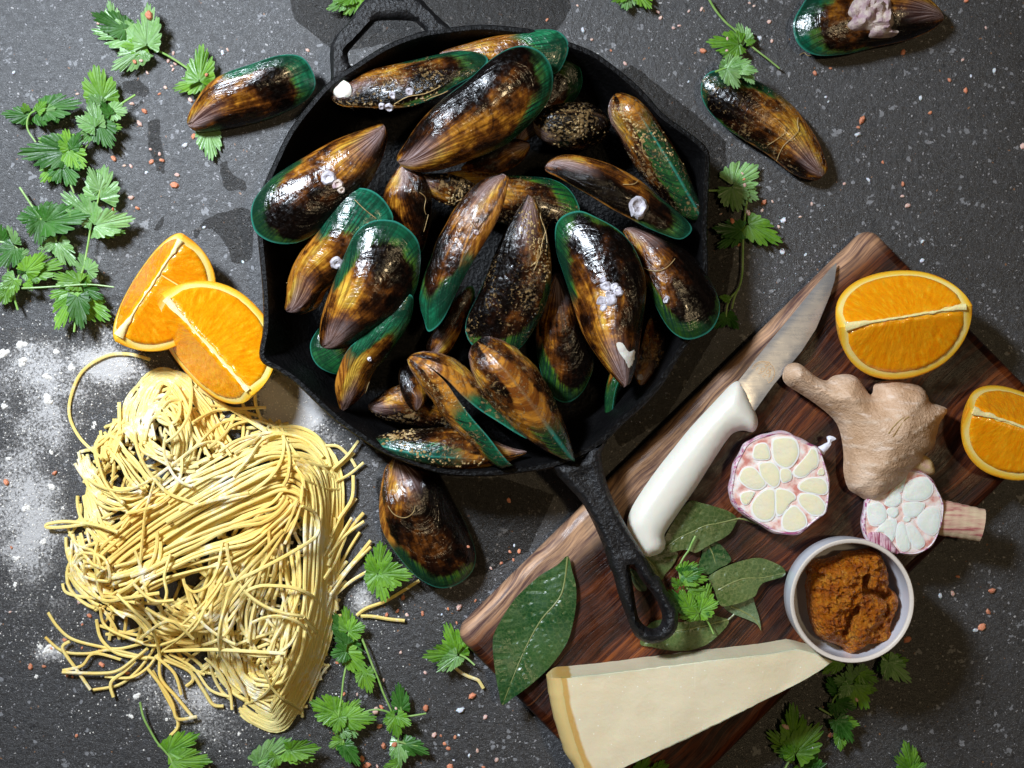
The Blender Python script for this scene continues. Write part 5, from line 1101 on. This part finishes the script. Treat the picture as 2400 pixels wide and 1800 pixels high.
sprig('pale coriander leaves at the bottom edge, right of the noodle nest', 'Q13', [(20, 1620, 140, 1560, 260, 1500), (260, 1510, 300, 1500)], [(30, 1620, 300, 1400, 190, 'b', .3), (180, 1550, 130, 1660, 150, 'a', .3), (260, 1510, 510, 1590, 170, 'a', .3), (300, 1510, 560, 1480, 110, 'a', .3), (20, 1640, 90, 1500, 130, 'b', .3)], z=.005)
sprig('coriander leaf touching the left corner of the board', 'Q13', [(1760, 680, 1820, 710, 1890, 770)], [(1750, 680, 1640, 405, 190, 'a', .5), (1740, 680, 1435, 690, 170, 'a', .5), (1740, 690, 1560, 835, 170, 'b', .3)], z=.006)
sprig('bright coriander sprig on the board beside the skillet handle', 'Z', [(830, 420, 780, 520, 740, 610, 670, 710, 620, 830, 630, 960, 665, 1140), (620, 840, 660, 980, 730, 1110), (860, 1430, 950, 1490, 1000, 1550, 1065, 1690)],
      [(650, 900, 860, 780, 260, 'a', .3), (650, 930, 960, 860, 170, 'c', .3), (700, 970, 1010, 980, 170, 'a', .2), (620, 1080, 520, 960, 150, 'a', .2), (740, 1120, 830, 1000, 150, 'a', .2), (740, 1120, 970, 1120, 150, 'a', .2), (720, 1350, 470, 1130, 190, 'c', .3), (760, 1360, 630, 1110, 240, 'a', .3), (800, 1380, 800, 1180, 240, 'a', .3),
       (900, 1380, 1020, 1030, 260, 'a', .3), (880, 1400, 1125, 1260, 300, 'a', .3), (870, 1430, 660, 1400, 190, 'a', .3), (880, 1430, 620, 1480, 110, 'a', .3), (900, 1420, 1010, 1440, 150, 'c', .3)], z=BT+.007, group='coriander sprigs strewn on the worktop', rs=.8)
sprig('leafy coriander sprig spreading out below the white bowl', 'Q33', [(860, 780, 780, 850, 700, 920, 620, 1000, 560, 1080, 560, 1180, 600, 1250), (440, 1140, 550, 1205)],
      [(720, 940, 570, 880, 190, 'b', .2), (740, 900, 700, 750, 150, 'b', .2), (780, 860, 830, 755, 140, 'b', .2), (790, 850, 960, 910, 170, 'a', .3), (740, 930, 950, 1000, 190, 'a', .2), (740, 940, 860, 1160, 260, 'a', .2), (700, 950, 610, 1060, 130, 'b', .2), (620, 740, 470, 850, 110, 'a', .4), (600, 1000, 520, 880, 150, 'c', .3), (590, 1090, 770, 1140, 180, 'c', .3),
       (600, 1250, 800, 1290, 130, 'a', .3), (600, 1240, 740, 1450, 150, 'c', .4), (620, 1370, 630, 1520, 130, 'a', .2), (580, 1100, 640, 1250, 170, 'c', .3)], z=.005)
sprig('single three lobed coriander leaf right of the bowl sprig', 'Q33', [(975, 690, 1030, 738)], [(1030, 735, 945, 830, 120, 'c', .2), (1035, 735, 1225, 730, 150, 'a', .2), (1040, 740, 1240, 930, 200, 'b', .2), (1040, 740, 1020, 910, 150, 'b', .2)], z=.004)
sprig('large flat coriander leaf below the cheese, left of the bowl sprig', 'Q33', [(140, 1680, 190, 1590, 235, 1530)], [(230, 1530, 0, 1350, 240, 'a', .12), (225, 1440, 220, 1100, 270, 'a', .12), (235, 1530, 470, 1290, 320, 'a', .12), (230, 1540, 110, 1500, 150, 'a', .12)], z=.005)
sprig('dark coriander leaf at the bottom edge right of the large flat one', 'Q33', [(380, 1700, 390, 1660)], [(380, 1690, 400, 1510, 190, 'c', .2), (390, 1700, 510, 1620, 110, 'c', .3), (250, 1720, 250, 1640, 110, 'a', .3)], z=.003)
sprig('lone coriander leaf at the bottom edge in the lower right', 'Q33', [(1240, 1700, 1240, 1650)], [(1240, 1660, 1190, 1420, 210, 'a', .15), (1240, 1690, 1100, 1560, 150, 'a', .15), (1260, 1690, 1375, 1620, 120, 'a', .15)], z=.003)
sprig('tips of coriander leaves peeping out under the lower edge of the cheese', 'Q23', [(1180, 1700, 1190, 1660)], [(1080, 1720, 1190, 1570, 90, 'a', .3), (1220, 1710, 1320, 1590, 60, 'a', .3), (1240, 1710, 1360, 1630, 70, 'a', .3)], z=BT+.002)

# ================================================================ NOODLES
nest = thing('noodle_nest', 'loose nest of fresh yellow noodles dusted with flour at the lower left', 'noodles', tuple(W((480, 1300), 0)))
NP = px('P', 290, 960, 322, 895, 355, 868, 400, 860, 475, 893, 525, 962, 600, 970, 664, 985, 735, 1020, 790, 1080, 812, 1180, 808, 1400, 785, 1530, 745, 1615, 700, 1705, 650, 1715, 580, 1660, 500, 1590, 430, 1560, 330, 1520, 250, 1500, 190, 1400, 150, 1330, 165, 1230, 200, 1150, 175, 1070, 220, 1020)
NPa = [tuple(p) for p in NP]
def domez(arr):
    d = pdist(arr, NPa); i = inside(arr, NPa); q = np.clip(d/105, 0, 1)
    return np.where(i, .029*q*q*(3-2*q)*.55+.029*.45*q, 0)
rn = random.Random(21); ncount = [0]; shared_tangle = []
def strand(pts_, layer, r=.00098, parent=None, stuff=False, wob=.0007, zmin=.0012):
    q = [Vector(p) for p in pts_]
    a = np.array([tuple(p) for p in q]); z = domez(a)*layer
    ph = rn.random()*50
    zz = [float(zi)+zmin+wob*(.6+mn.noise(Vector((p.x*.02, p.y*.02, ph)))) for zi, p in zip(z, q)]
    for _ in range(2): zz = [zz[0]]+[(zz[i-1]+2*zz[i]+zz[i+1])/4 for i in range(1, len(zz)-1)]+[zz[-1]]
    P_ = [W(p, h) for p, h in zip(q, zz)]
    v, f = tube(P_, r*rn.uniform(.9, 1.12), 6, rn.uniform(.75, .95), True, rn.random())
    if stuff: shared_tangle.append((v, f)); return
    ncount[0] += 1
    return mk('noodle', v, f, M['pasta'], parent or nest)
def bundle(segs, widths, n, layers=(.4, 1.0), seed=0, cut=.12, cross=1.0, steps=9):
    base = []
    for reg, fl in segs: base += px(reg, *fl)
    c = catmull([Vector(p) for p in base], steps, False); m_ = len(c)
    nm = []
    for i in range(m_):
        t = c[min(i+1, m_-1)]-c[max(i-1, 0)]; t.normalize(); nm.append(Vector((-t.y, t.x)))
    for _ in range(6): nm = [nm[0]]+[((nm[i-1]+nm[i]*2+nm[i+1])/4).normalized() for i in range(1, m_-1)]+[nm[-1]]
    for s in range(n):
        u0 = -1+2*(s+rn.random())/n; ph = rn.random()*99; pw_ = []
        i0 = int(rn.random()*cut*m_); i1 = m_-int(rn.random()*cut*m_)
        for i in range(i0, i1):
            f = i/(m_-1)*(len(widths)-1); k = min(int(f), len(widths)-2); w_ = widths[k]+(widths[k+1]-widths[k])*(f-k)
            u = u0+cross*.8*mn.noise(Vector((i/m_*3.2, ph, 0)))
            pw_.append(c[i]+nm[i]*(u*w_)+Vector((mn.noise(Vector((i*.12, ph, 3))), mn.noise(Vector((i*.12, ph, 7)))))*4.8)
        strand(pw_[::2]+[pw_[-1]] if len(pw_) % 2 == 0 else pw_[::2], layers[0]+(layers[1]-layers[0])*rn.random())
# hidden filling of the nest
for q_ in range(26):
    ph_ = rn.uniform(0, 6.3); rx_, ry_ = rn.uniform(10, 38), rn.uniform(12, 50); cx_, cy_ = 405+rn.uniform(-8, 8), 965+rn.uniform(-10, 10)
    strand([Vector((cx_+rx_*math.cos(ph_+t_*.22)+5*mn.noise(Vector((t_*.2, q_, 0))), cy_+ry_*math.sin(ph_+t_*.22))) for t_ in range(rn.randrange(10, 18))], rn.uniform(.5, .95), stuff=True)
for fl_ in ((560, 430, 640, 470, 720, 440, 800, 350, 870, 240, 960, 180), (960, 60, 930, 200, 900, 330, 860, 450, 850, 560), (1010, 60, 990, 200, 960, 330, 930, 420), (760, 200, 740, 300, 700, 420, 690, 540)):
    cc_ = catmull([Vector(p) for p in px('N2', *fl_)], 6, False)
    for q_ in range(16):
        of = Vector((rn.uniform(-24, 24), rn.uniform(-24, 24))); ph_ = rn.random()*50
        strand([p+of+Vector((mn.noise(Vector((i_*.15, ph_, 1))), mn.noise(Vector((i_*.15, ph_, 5)))))*7 for i_, p in enumerate(cc_)], rn.uniform(.3, .8), stuff=True)
k = 0
while k < 230:
    x = rn.uniform(170, 780); y = rn.uniform(880, 1680); ok = inside(np.array([(x, y)]), NPa)[0]
    if not ok: continue
    a = rn.uniform(0, math.pi); L2 = rn.uniform(60, 120); cv = rn.uniform(-40, 40)
    p = [Vector((x+math.cos(a)*L2*t-math.sin(a)*cv*t*t, y+math.sin(a)*L2*t+math.cos(a)*cv*t*t)) for t in np.linspace(-1, 1, 15)]
    p = [q for q in p if inside(np.array([tuple(q)]), NPa)[0]]
    if len(p) > 6: strand(p, rn.uniform(.1, .75), stuff=True); k += 1
bundle([('N1', (320, 330, 300, 220, 340, 120, 400, 60, 470, 80, 540, 170, 600, 280, 650, 370))], [28, 26, 22, 26, 34, 34], 25, (.45, .95))
bundle([('N1', (300, 370, 330, 240, 400, 180, 460, 220, 490, 320, 470, 430))], [18, 20, 24, 24, 22], 13, (.7, 1.02))
bundle([('N1', (170, 420, 230, 260, 300, 310, 380, 370, 480, 420, 560, 420))], [14, 12, 15, 18, 16], 8, (.6, 1.0))
bundle([('N1', (75, 380, 100, 460, 160, 540, 260, 570, 350, 540))], [16, 22, 24, 22, 16], 13, (.3, .95))
bundle([('N1', (95, 530, 130, 620, 170, 700, 230, 760, 300, 790))], [16, 24, 26, 26, 24], 12, (.3, .9))
bundle([('N1', (150, 400, 150, 340, 200, 330, 250, 390, 300, 460, 350, 520))], [14, 14, 16, 18, 18], 7, (.6, 1.05))
bundle([('N2', (560, 430, 640, 470, 720, 440, 800, 350, 870, 240, 960, 180))], [30, 32, 34, 30, 26], 14, (.3, .8))
bundle([('N2', (980, 70, 880, 180, 800, 270, 740, 380, 740, 520, 770, 640, 810, 730, 890, 790))], [46, 44, 40, 34, 30, 28, 24], 20, (.4, .85))
bundle([('N2', (1060, 160, 1070, 330, 1050, 480, 1010, 620, 960, 710))], [36, 34, 32, 28, 24], 16, (.4, .92))
bundle([('N2', (950, 430, 910, 540, 880, 640, 900, 720, 960, 740))], [32, 30, 26, 20, 16], 9, (.25, .6))
bundle([('N1', (190, 900, 330, 800, 530, 660, 730, 560, 880, 500, 980, 520, 1040, 620, 1060, 800)), ('N2', (1150, 400, 1110, 560, 1060, 690, 980, 760, 900, 760, 850, 720))], [40, 42, 42, 40, 32, 24, 22, 20, 20, 18], 30, (.7, 1.0))
bundle([('N1', (140, 830, 300, 690, 480, 570, 650, 470, 800, 400, 960, 370, 1050, 430, 1080, 560, 1072, 750)), ('N2', (1168, 380, 1156, 500, 1128, 630, 1080, 760, 1030, 850, 980, 905, 900, 870, 840, 820))], [34, 44, 46, 44, 36, 33, 31, 29, 26, 22], 40, (.75, 1.06))
bundle([('N2', (320, 340, 500, 260, 700, 190, 880, 120, 1000, 50, 1060, -20))], [42, 40, 40, 34, 26], 14, (.95, 1.12))
bundle([('N2', (140, 100, 150, 200, 200, 290, 290, 320, 260, 240, 180, 230, 160, 310, 240, 390, 330, 420))], [22, 26, 26, 22, 22, 26, 26], 9, (.4, 1.2), cross=1.6)
bundle([('N2', (300, 400, 400, 440, 480, 520, 600, 560, 720, 520, 800, 440))], [26, 26, 26, 24, 24], 9, (.5, .9), cross=1.4)
for q_ in range(34):
    x0_, y0_ = rn.uniform(230, 720), rn.uniform(1000, 1560); a_0 = rn.choice((-.55, -.5, 1.5, 1.9, rn.uniform(0, 3.1))); pp_ = []; a_ = a_0; cv_ = rn.uniform(-.10, .10)
    for i_ in range(rn.randrange(14, 34)):
        pp_.append(Vector((x0_, y0_))); x0_ += math.cos(a_)*9; y0_ += math.sin(a_)*9; a_ += cv_+.12*mn.noise(Vector((i_*.2, q_, 0)))
    pp_ = [p for p in pp_ if inside(np.array([tuple(p)]), NPa)[0]]
    if len(pp_) > 8: strand(pp_, 1.08+.06*rn.random(), stuff=q_ % 2 == 0)
v, f = join(shared_tangle); tag(mk('noodle_tangle', v, f, M['pasta'], nest), kind='stuff')
one = lambda reg, fl, lay=1.0, z=.0012, **k_: strand(catmull([Vector(p) for p in px(reg, *fl)], 6, False), lay, zmin=z, **k_)
tails = [('N2', (40, 450, 80, 510, 140, 560, 250, 590, 330, 600, 420, 580, 480, 560)), ('N2', (28, 552, 100, 610, 200, 620, 300, 605, 420, 630, 480, 640)), ('N2', (100, 690, 180, 670, 230, 620, 340, 645)), ('N2', (98, 697, 250, 702, 330, 690, 400, 640, 450, 600)),
         ('N2', (225, 770, 330, 750, 400, 700, 450, 640, 500, 560)), ('N2', (275, 715, 380, 720, 450, 680, 500, 620, 600, 540, 700, 420, 760, 330)), ('N2', (325, 375, 400, 450, 470, 520, 500, 620, 505, 720, 570, 800, 635, 880)),
         ('N2', (450, 680, 520, 770, 555, 830, 575, 890, 655, 880)), ('N2', (470, 690, 530, 800, 570, 880, 575, 925, 545, 960)), ('N2', (255, 430, 280, 510, 400, 565, 500, 585, 640, 520, 700, 400)), ('N2', (520, 610, 700, 604, 850, 610, 1020, 620)),
         ('N2', (480, 630, 560, 700, 590, 790)), ('N2', (500, 640, 620, 690, 680, 770, 720, 830, 765, 838)), ('N2', (540, 620, 640, 680, 710, 770, 800, 800)), ('N2', (690, 640, 750, 700, 790, 780, 800, 852)), ('N2', (780, 395, 748, 520, 755, 620, 830, 740, 860, 800)),
         ('N2', (600, 330, 640, 365, 700, 340, 740, 270, 760, 160)), ('N2', (750, 620, 760, 480, 830, 370, 930, 250, 1020, 110, 1070, -10)), ('N2', (770, 340, 900, 280, 1050, 200, 1150, 130, 1150, 50, 1090, 10)), ('N2', (515, 420, 530, 370, 520, 300, 545, 210)),
         ('N2', (100, 330, 120, 370, 220, 390, 300, 385, 400, 410)), ('N2', (140, 150, 135, 250, 170, 330, 270, 400, 370, 390, 500, 370)), ('N2', (215, 770, 160, 690, 100, 600, 130, 570)), ('N2', (330, 120, 240, 90, 120, 75, 40, 85, 40, 100, 130, 95, 220, 80)),
         ('N2', (120, 100, 160, 170, 230, 200, 260, 270)), ('N2', (240, 480, 260, 560, 330, 620, 450, 640)), ('N2', (310, 800, 300, 740, 360, 690, 400, 650)), ('N2', (420, 560, 500, 500, 560, 490, 640, 560)), ('N2', (600, 640, 640, 720, 610, 755)), ('N2', (1095, 470, 1150, 535)),
         ('N2', (1010, 110, 900, 230, 800, 340, 770, 430, 750, 560)), ('N2', (460, 910, 600, 850)) if False else ('N2', (390, 330, 470, 400, 560, 400))]
for i, (rg_, fl) in enumerate(tails): one(rg_, fl, 1.12, .0012+.0011*(i % 4))
arcs = [('N1', (480, 420, 560, 330, 650, 250, 760, 235, 850, 280, 960, 280, 1050, 340, 1090, 420)), ('N1', (860, 270, 960, 265, 1040, 300, 1080, 360, 1100, 430)), ('N1', (700, 470, 760, 400, 820, 320, 900, 295, 1000, 320, 1070, 390)), ('N1', (1070, 345, 1130, 345, 1180, 390, 1205, 430)),
        ('N1', (530, 250, 620, 200, 740, 190, 835, 185)), ('N1', (560, 110, 640, 160, 700, 200, 780, 250, 840, 290)), ('N1', (730, 130, 745, 190, 775, 240)), ('N1', (860, 20, 800, 80, 790, 160, 815, 240)), ('N1', (640, 370, 720, 320, 840, 290, 920, 290)), ('N1', (240, 680, 340, 560, 430, 540, 520, 490, 680, 460, 750, 400)),
        ('N1', (60, 370, 100, 480, 220, 530, 330, 500, 450, 420, 560, 340, 640, 330, 690, 385)), ('N1', (1110, 440, 1170, 385, 1218, 322)), ('N1', (1118, 445, 1170, 400, 1200, 372)), ('N1', (1125, 490, 1180, 460, 1238, 412)), ('N1', (1195, 465, 1190, 560, 1140, 640, 1100, 720)),
        ('N1', (1208, 560, 1160, 620, 1120, 690, 1080, 780)), ('N1', (1238, 620, 1170, 700, 1090, 830)), ('N1', (1240, 655, 1160, 715, 1090, 800)), ('N1', (1222, 700, 1160, 800, 1110, 890)), ('N1', (1268, 735, 1190, 830, 1100, 930)), ('N1', (1190, 640, 1120, 760, 1090, 840)),
        ('N1', (1170, 820, 1130, 870, 1090, 950)), ('N1', (1262, 858, 1190, 900, 1120, 960)), ('N1', (1268, 760, 1180, 850, 1100, 960)), ('N2', (1270, 240, 1230, 290, 1190, 340)), ('N2', (1200, 180, 1220, 330, 1235, 440)), ('N2', (1275, 120, 1230, 230, 1180, 310)), ('N2', (1270, 320, 1210, 380, 1180, 450)),
        ('N1', (1120, 640, 1110, 720, 1070, 800)), ('N1', (228, 163, 230, 300)), ('N1', (230, 250, 280, 300, 330, 370, 420, 400)), ('N1', (250, 240, 170, 320, 130, 360, 140, 430))]
for i, (rg_, fl) in enumerate(arcs): one(rg_, fl, 1.0, .0014+.0012*(i % 3))
one('P', (352, 843, 304, 830, 250, 834, 195, 868, 168, 922, 163, 976, 190, 1030, 240, 1075), 1.1, .001)
print('noodles', ncount[0])
for lab, reg, fl in (('straight piece of noodle lying just right of the nest, level with the coriander', 'Q13', (905, 345, 1020, 350, 1150, 372, 1285, 385)), ('broken noodle running from the coriander leaf towards the dark mussel', 'Q13', (870, 340, 950, 280, 1100, 225, 1210, 165, 1412, 38)),
                     ('short curved piece of noodle below the left corner of the board', 'Q13', (1680, 745, 1740, 810, 1820, 860, 1910, 895, 1935, 920, 1965, 970))):
    P2 = catmull([Vector(p) for p in px(reg, *fl)], 6, False); P_ = [W(p, .0022 if reg else 0) for p in P2]
    v, f = tube(P_, .00105, 6, .85); o = mk('noodle', v, f, M['pasta'], loc=tuple(P_[0])); tag(o, lab, 'noodle', 'loose noodles beside the nest')

# ================================================================ SALT CRYSTALS
SALT = {'Q00': '120,628,22,w 668,812,24,p 848,203,22,p 1290,135,55,o 1165,535,30,o 1220,525,24,p 1275,630,26,p 1430,757,24,p 1378,812,22,o 1498,460,26,p 1455,525,30,p 1515,550,26,p 1485,570,18,p 1497,603,26,p 1785,648,28,o 1925,457,34,w 1967,430,24,p 1647,865,34,p 1675,1178,36,o 1600,1255,40,w 1140,897,30,p 1250,960,42,o 1205,1068,44,p 985,1370,42,o 1075,1432,22,p 1133,1435,26,p 1300,1290,18,p 1310,1398,30,o 1380,1330,24,p 1400,1385,34,o 1265,1492,22,w 1532,1512,34,p 1508,1600,50,o',
 'Q10': '447,435,30,p', 'Q20': '565,50,20,p 303,172,22,o 612,262,36,w 690,343,22,p 977,550,28,p 1260,105,30,p 1285,155,28,p 1395,243,22,p 1445,223,24,p 1528,98,20,p 1638,80,32,p 1650,440,40,o 1860,335,24,p 1855,437,18,p 2140,330,30,w 2052,27,20,p 2092,52,18,p 855,437,16,o 1525,705,18,w 1990,1500,20,p 2005,1550,20,o 2010,1600,24,p',
 'Q30': '10,190,30,p 33,355,26,p 405,633,30,o 540,590,22,o 500,838,18,w 522,878,20,w 1710,10,30,o 1882,240,20,p 1168,452,36,o 1682,518,24,p 1955,612,32,w 1753,658,20,w 1565,692,28,o 1708,782,36,o 1317,848,28,w 1400,975,28,o 810,1038,54,o 780,1100,24,o 775,1165,44,w 992,1403,24,o 867,1555,34,w 1165,1590,30,o 660,1588,20,p 2200,1265,40,p',
 'Q01': '1133,48,40,p 1190,140,34,o 975,148,20,o 1765,305,22,w 2100,605,20,w', 'Q21': '2175,92,42,o 2162,160,22,p 1902,250,36,o 2040,180,40,p 1960,455,22,o 1805,190,18,p',
 'Q31': '38,83,22,p 378,102,22,p 278,215,22,p 135,245,38,w 92,300,22,p 125,515,36,w 325,542,22,w 1160,37,26,p 1205,118,34,p 1335,428,28,w 1330,592,30,w', 'Q02': '57,847,44,o 475,768,36,o 100,1412,24,o',
 'Q12': '2185,1005,34,o 2195,1450,22,o 2118,1548,22,o 2030,1592,22,p 1832,1405,22,o', 'Q22': '62,1445,26,o 20,1395,18,w 12,1520,20,o',
 'Q03': '690,222,32,p 775,342,34,o 87,312,20,p 560,553,30,o 710,420,18,o 265,783,38,o 380,780,24,o 708,622,20,o 880,765,42,o 1018,672,26,o 580,858,26,o 625,872,20,o 1100,835,30,o 662,1380,24,o 445,625,20,o 860,640,20,o',
 'Q13': '1270,187,36,o 1222,302,30,o 1130,337,32,o 1305,337,26,p 1440,325,34,o 1660,285,20,o 1755,270,46,p 1895,212,22,o 1682,97,18,w 1735,405,22,o 1605,333,14,w 590,655,26,p 1250,660,20,p 1462,835,24,p 1103,900,26,p 760,1020,24,o 875,1023,20,p 700,750,26,o 1868,1037,52,o 1468,1140,46,o 1768,1157,48,w 1085,1135,36,o 1035,1165,46,p 1210,1145,20,p 1980,1220,30,p 1067,1298,34,o 1540,1373,34,p 1598,1380,18,o 1720,1393,24,o 1753,1375,18,w 1103,1468,44,o 1195,1455,36,o 1630,1450,26,o 1662,1490,26,o 1913,1508,26,p 1843,1552,28,w 2080,1588,28,p 918,1578,36,o 955,1635,52,o 1050,1645,26,p 1672,1650,44,o 1965,1650,24,o 1708,1592,16,w',
 'Q33': '1487,170,32,w 1595,150,32,p 1932,125,46,o 1900,308,42,o 1845,440,48,o 1790,468,32,w 1203,548,48,o 765,1070,26,p 150,1300,46,p 543,1373,42,o 528,1325,18,o 490,1560,14,w 385,1485,14,w 1640,5,24,o'}
rs_ = random.Random(4)
crys = []
for k in range(9):
    V = []; F = []; n_ = rs_.choice((6, 7, 8)); an = sorted(rs_.uniform(0, 6.28) for _ in range(n_)); el = rs_.uniform(.66, .95)
    an = [2*math.pi*i/n_+rs_.uniform(-.25, .25) for i in range(n_)]
    for s_, z_ in ((.75, 0.0), (1.0, .35), (.72, .85)):
        for a in an: q = s_*rs_.uniform(.9, 1.08); V.append((q*math.cos(a), q*el*math.sin(a), z_*.9*rs_.uniform(.85, 1.1)))
    V.append((.05, 0, .95))
    for i in range(2):
        for j in range(n_): F.append((i*n_+j, i*n_+(j+1) % n_, (i+1)*n_+(j+1) % n_, (i+1)*n_+j))
    for j in range(n_): F.append((2*n_+j, 2*n_+(j+1) % n_, 3*n_))
    F.append(tuple(range(n_))[::-1])
    for c_ in 'pow':
        me = bpy.data.meshes.new('salt_crystal'); me.from_pydata(V, [], F); me.materials.append(M['salt_'+c_])
        me.polygons.foreach_set('use_smooth', [True]*len(F)); me.set_sharp_from_angle(angle=math.radians(32)); crys.append(me)
for o in list(col.objects):
    if o.name.split('.')[0] == 'leaflet': add_ray(o)
zone = lambda x, y: ('top' if y < 600 else 'middle' if y < 1200 else 'bottom')+' '+('left' if x < 800 else 'centre' if x < 1600 else 'right')
cname = {'p': 'pale pink', 'o': 'orange pink', 'w': 'clear white'}
used = set()
MARKS = [(110, 30, 'the top left corner'), (265, 110, 'the topmost coriander sprig'), (350, 50, 'the upright leaflet at the top left'), (455, 140, 'the leaf by the left mussel'), (440, 290, 'the point of the left mussel'), (345, 350, 'the narrow wet stain at the left'),
 (230, 330, 'the pale coriander sprig'), (290, 480, 'the tip of the long coriander stalk'), (540, 520, 'the ring shaped wet stain'), (430, 540, 'the back orange wedge'), (490, 350, 'the leaflet under the left mussel'), (735, 160, 'the foot of the helper handle'),
 (1320, 80, 'the green tip at the pan top'), (1470, 10, 'the coriander tips at the top edge'), (1400, 120, 'the upper right curve of the pan rim'), (1620, 320, 'the right lip of the pan'), (1720, 90, 'the coriander with the straight stem'), (1800, 145, 'the cut end of the straight stem'),
 (1650, 230, 'the green end of the amber mussel'), (1930, 420, 'the point of the amber mussel'), (1880, 120, 'the green end of the crusted mussel'), (2210, 50, 'the point of the crusted mussel'), (1745, 410, 'the big leaf right of the pan'), (1800, 540, 'the lower leaf right of the pan'),
 (2040, 530, 'the top corner of the board'), (2390, 330, 'the right edge of the photo'), (2180, 200, 'the shade of the crusted mussel'), (2030, 290, 'the big crystal in the upper right'), (2150, 470, 'the bare stone above the orange wedge'), (60, 1130, 'the dusting of flour at the left edge'),
 (110, 1230, 'the folded noodle end at the left'), (120, 1440, 'the upper noodle tail at the left'), (110, 1490, 'the lower noodle tail at the left'), (230, 1610, 'the lowest fanned noodle tail'), (180, 1720, 'the bottom left corner'), (330, 1650, 'the coriander at the bottom edge'),
 (1040, 1370, 'the end of the dark front mussel'), (1200, 1160, 'the gap between pan and board'), (1240, 1270, 'the upper left edge of the board'), (950, 1370, 'the broken noodle by the leaf'), (945, 1455, 'the straight loose noodle'), (1060, 1480, 'the left corner of the board'), (1130, 1610, 'the short curved noodle'),
 (870, 1560, 'the slanting coriander stem'), (790, 1680, 'the lower leaves by the noodles'), (760, 1640, 'the large round coriander leaf'), (998, 1672, 'the cut end of the cross stem'), (1178, 1650, 'the tip of the large bay leaf'), (940, 1770, 'the bottom coriander by the cross stem'), (1060, 1740, 'the bare stone at the bottom'),
 (1160, 1790, 'the bottom edge under the board'), (2145, 1400, 'the right side of the bowl'), (2110, 1500, 'the paste spilling over the bowl rim'), (2310, 1430, 'the dark stone right of the bowl'), (2140, 1590, 'the single leaf below the bowl'), (1850, 1720, 'the large flat leaf at the bottom'), (1950, 1730, 'the foot of the bowl sprig'), (2250, 1360, 'the lower right edge of the board')]
for reg, s in SALT.items():
    for it in s.split():
        x, y, d, c_ = it.split(','); p = px(reg, float(x), float(y))[0]; r = float(d)/3.6867/2*PX*1.5
        h, nr = surf(p)
        if h.z > .03: h = W(p, 0)
        o = bpy.data.objects.new('salt_crystal', crys[rs_.randrange(9)*3+'pow'.index(c_)]); col.objects.link(o)
        o.location = h-Vector((0, 0, .0001)); o.scale = (r*rs_.uniform(1, 1.15), r*rs_.uniform(.8, 1), r*rs_.uniform(.75, 1.0)); o.rotation_euler = (rs_.uniform(-.15, .15), rs_.uniform(-.15, .15), rs_.uniform(0, 6.28))
        sz = 'large' if float(d) > 36 else 'small' if float(d) > 23 else 'tiny'
        best = sorted(MARKS, key=lambda m_: (m_[0]-p[0])**2+(m_[1]-p[1])**2); lab = None
        for m_ in best[:6]:
            dx, dy = p[0]-m_[0], p[1]-m_[1]; an = math.degrees(math.atan2(-dy, dx)) % 360; ds = math.hypot(dx, dy)
            dr = ('right of', 'above and right of', 'above', 'above and left of', 'left of', 'below and left of', 'below', 'below and right of')[int((an+22.5)//45) % 8]
            nr_ = 'right beside and %s ' % dr if ds < 38 else 'just %s ' % dr if ds < 85 else '%s ' % dr if ds < 150 else 'well %s ' % dr
            l2 = '%s %s salt crystal %s%s' % (sz, cname[c_], nr_, m_[2])
            if l2 not in used and len(l2.split()) <= 16: lab = l2; break
        lab = lab or l2; used.add(lab)
        o['label'] = lab; o['category'] = 'salt crystal'; o['group'] = 'salt crystals scattered over the scene'
# fine salt, plus bright grains standing for light sparkles between pan and board
V = []; F = []; parts = []
for i in range(900):
    x = rs_.uniform(1480, 1960) if i % 2 else rs_.uniform(0, 2400); y = rs_.uniform(480, 1010) if i % 2 else rs_.uniform(0, 1800)
    if i % 2 and rs_.random() > math.exp(-(((x+y)-2480)/150)**2)*1.3: continue
    if x+y > 2545 and i % 2: continue
    p = W((x, y)); r = PX*rs_.choice((.5, .7, .9, 1.2, 2.0) if i % 2 else (.4, .5, .6)); a = rs_.random()*6
    parts.append(([p+Vector((r*math.cos(a+k*2.09), r*math.sin(a+k*2.09), 0)) for k in range(3)]+[p+Vector((0, 0, r*.8))], [(0, 1, 3), (1, 2, 3), (2, 0, 3)]))
v, f = join(parts); tag(mk('salt_and_sparkle', v, f, M['salt_w'], sm=False), 'fine salt and grains standing for light sparkles on the worktop between pan and board', 'salt', kind='stuff')
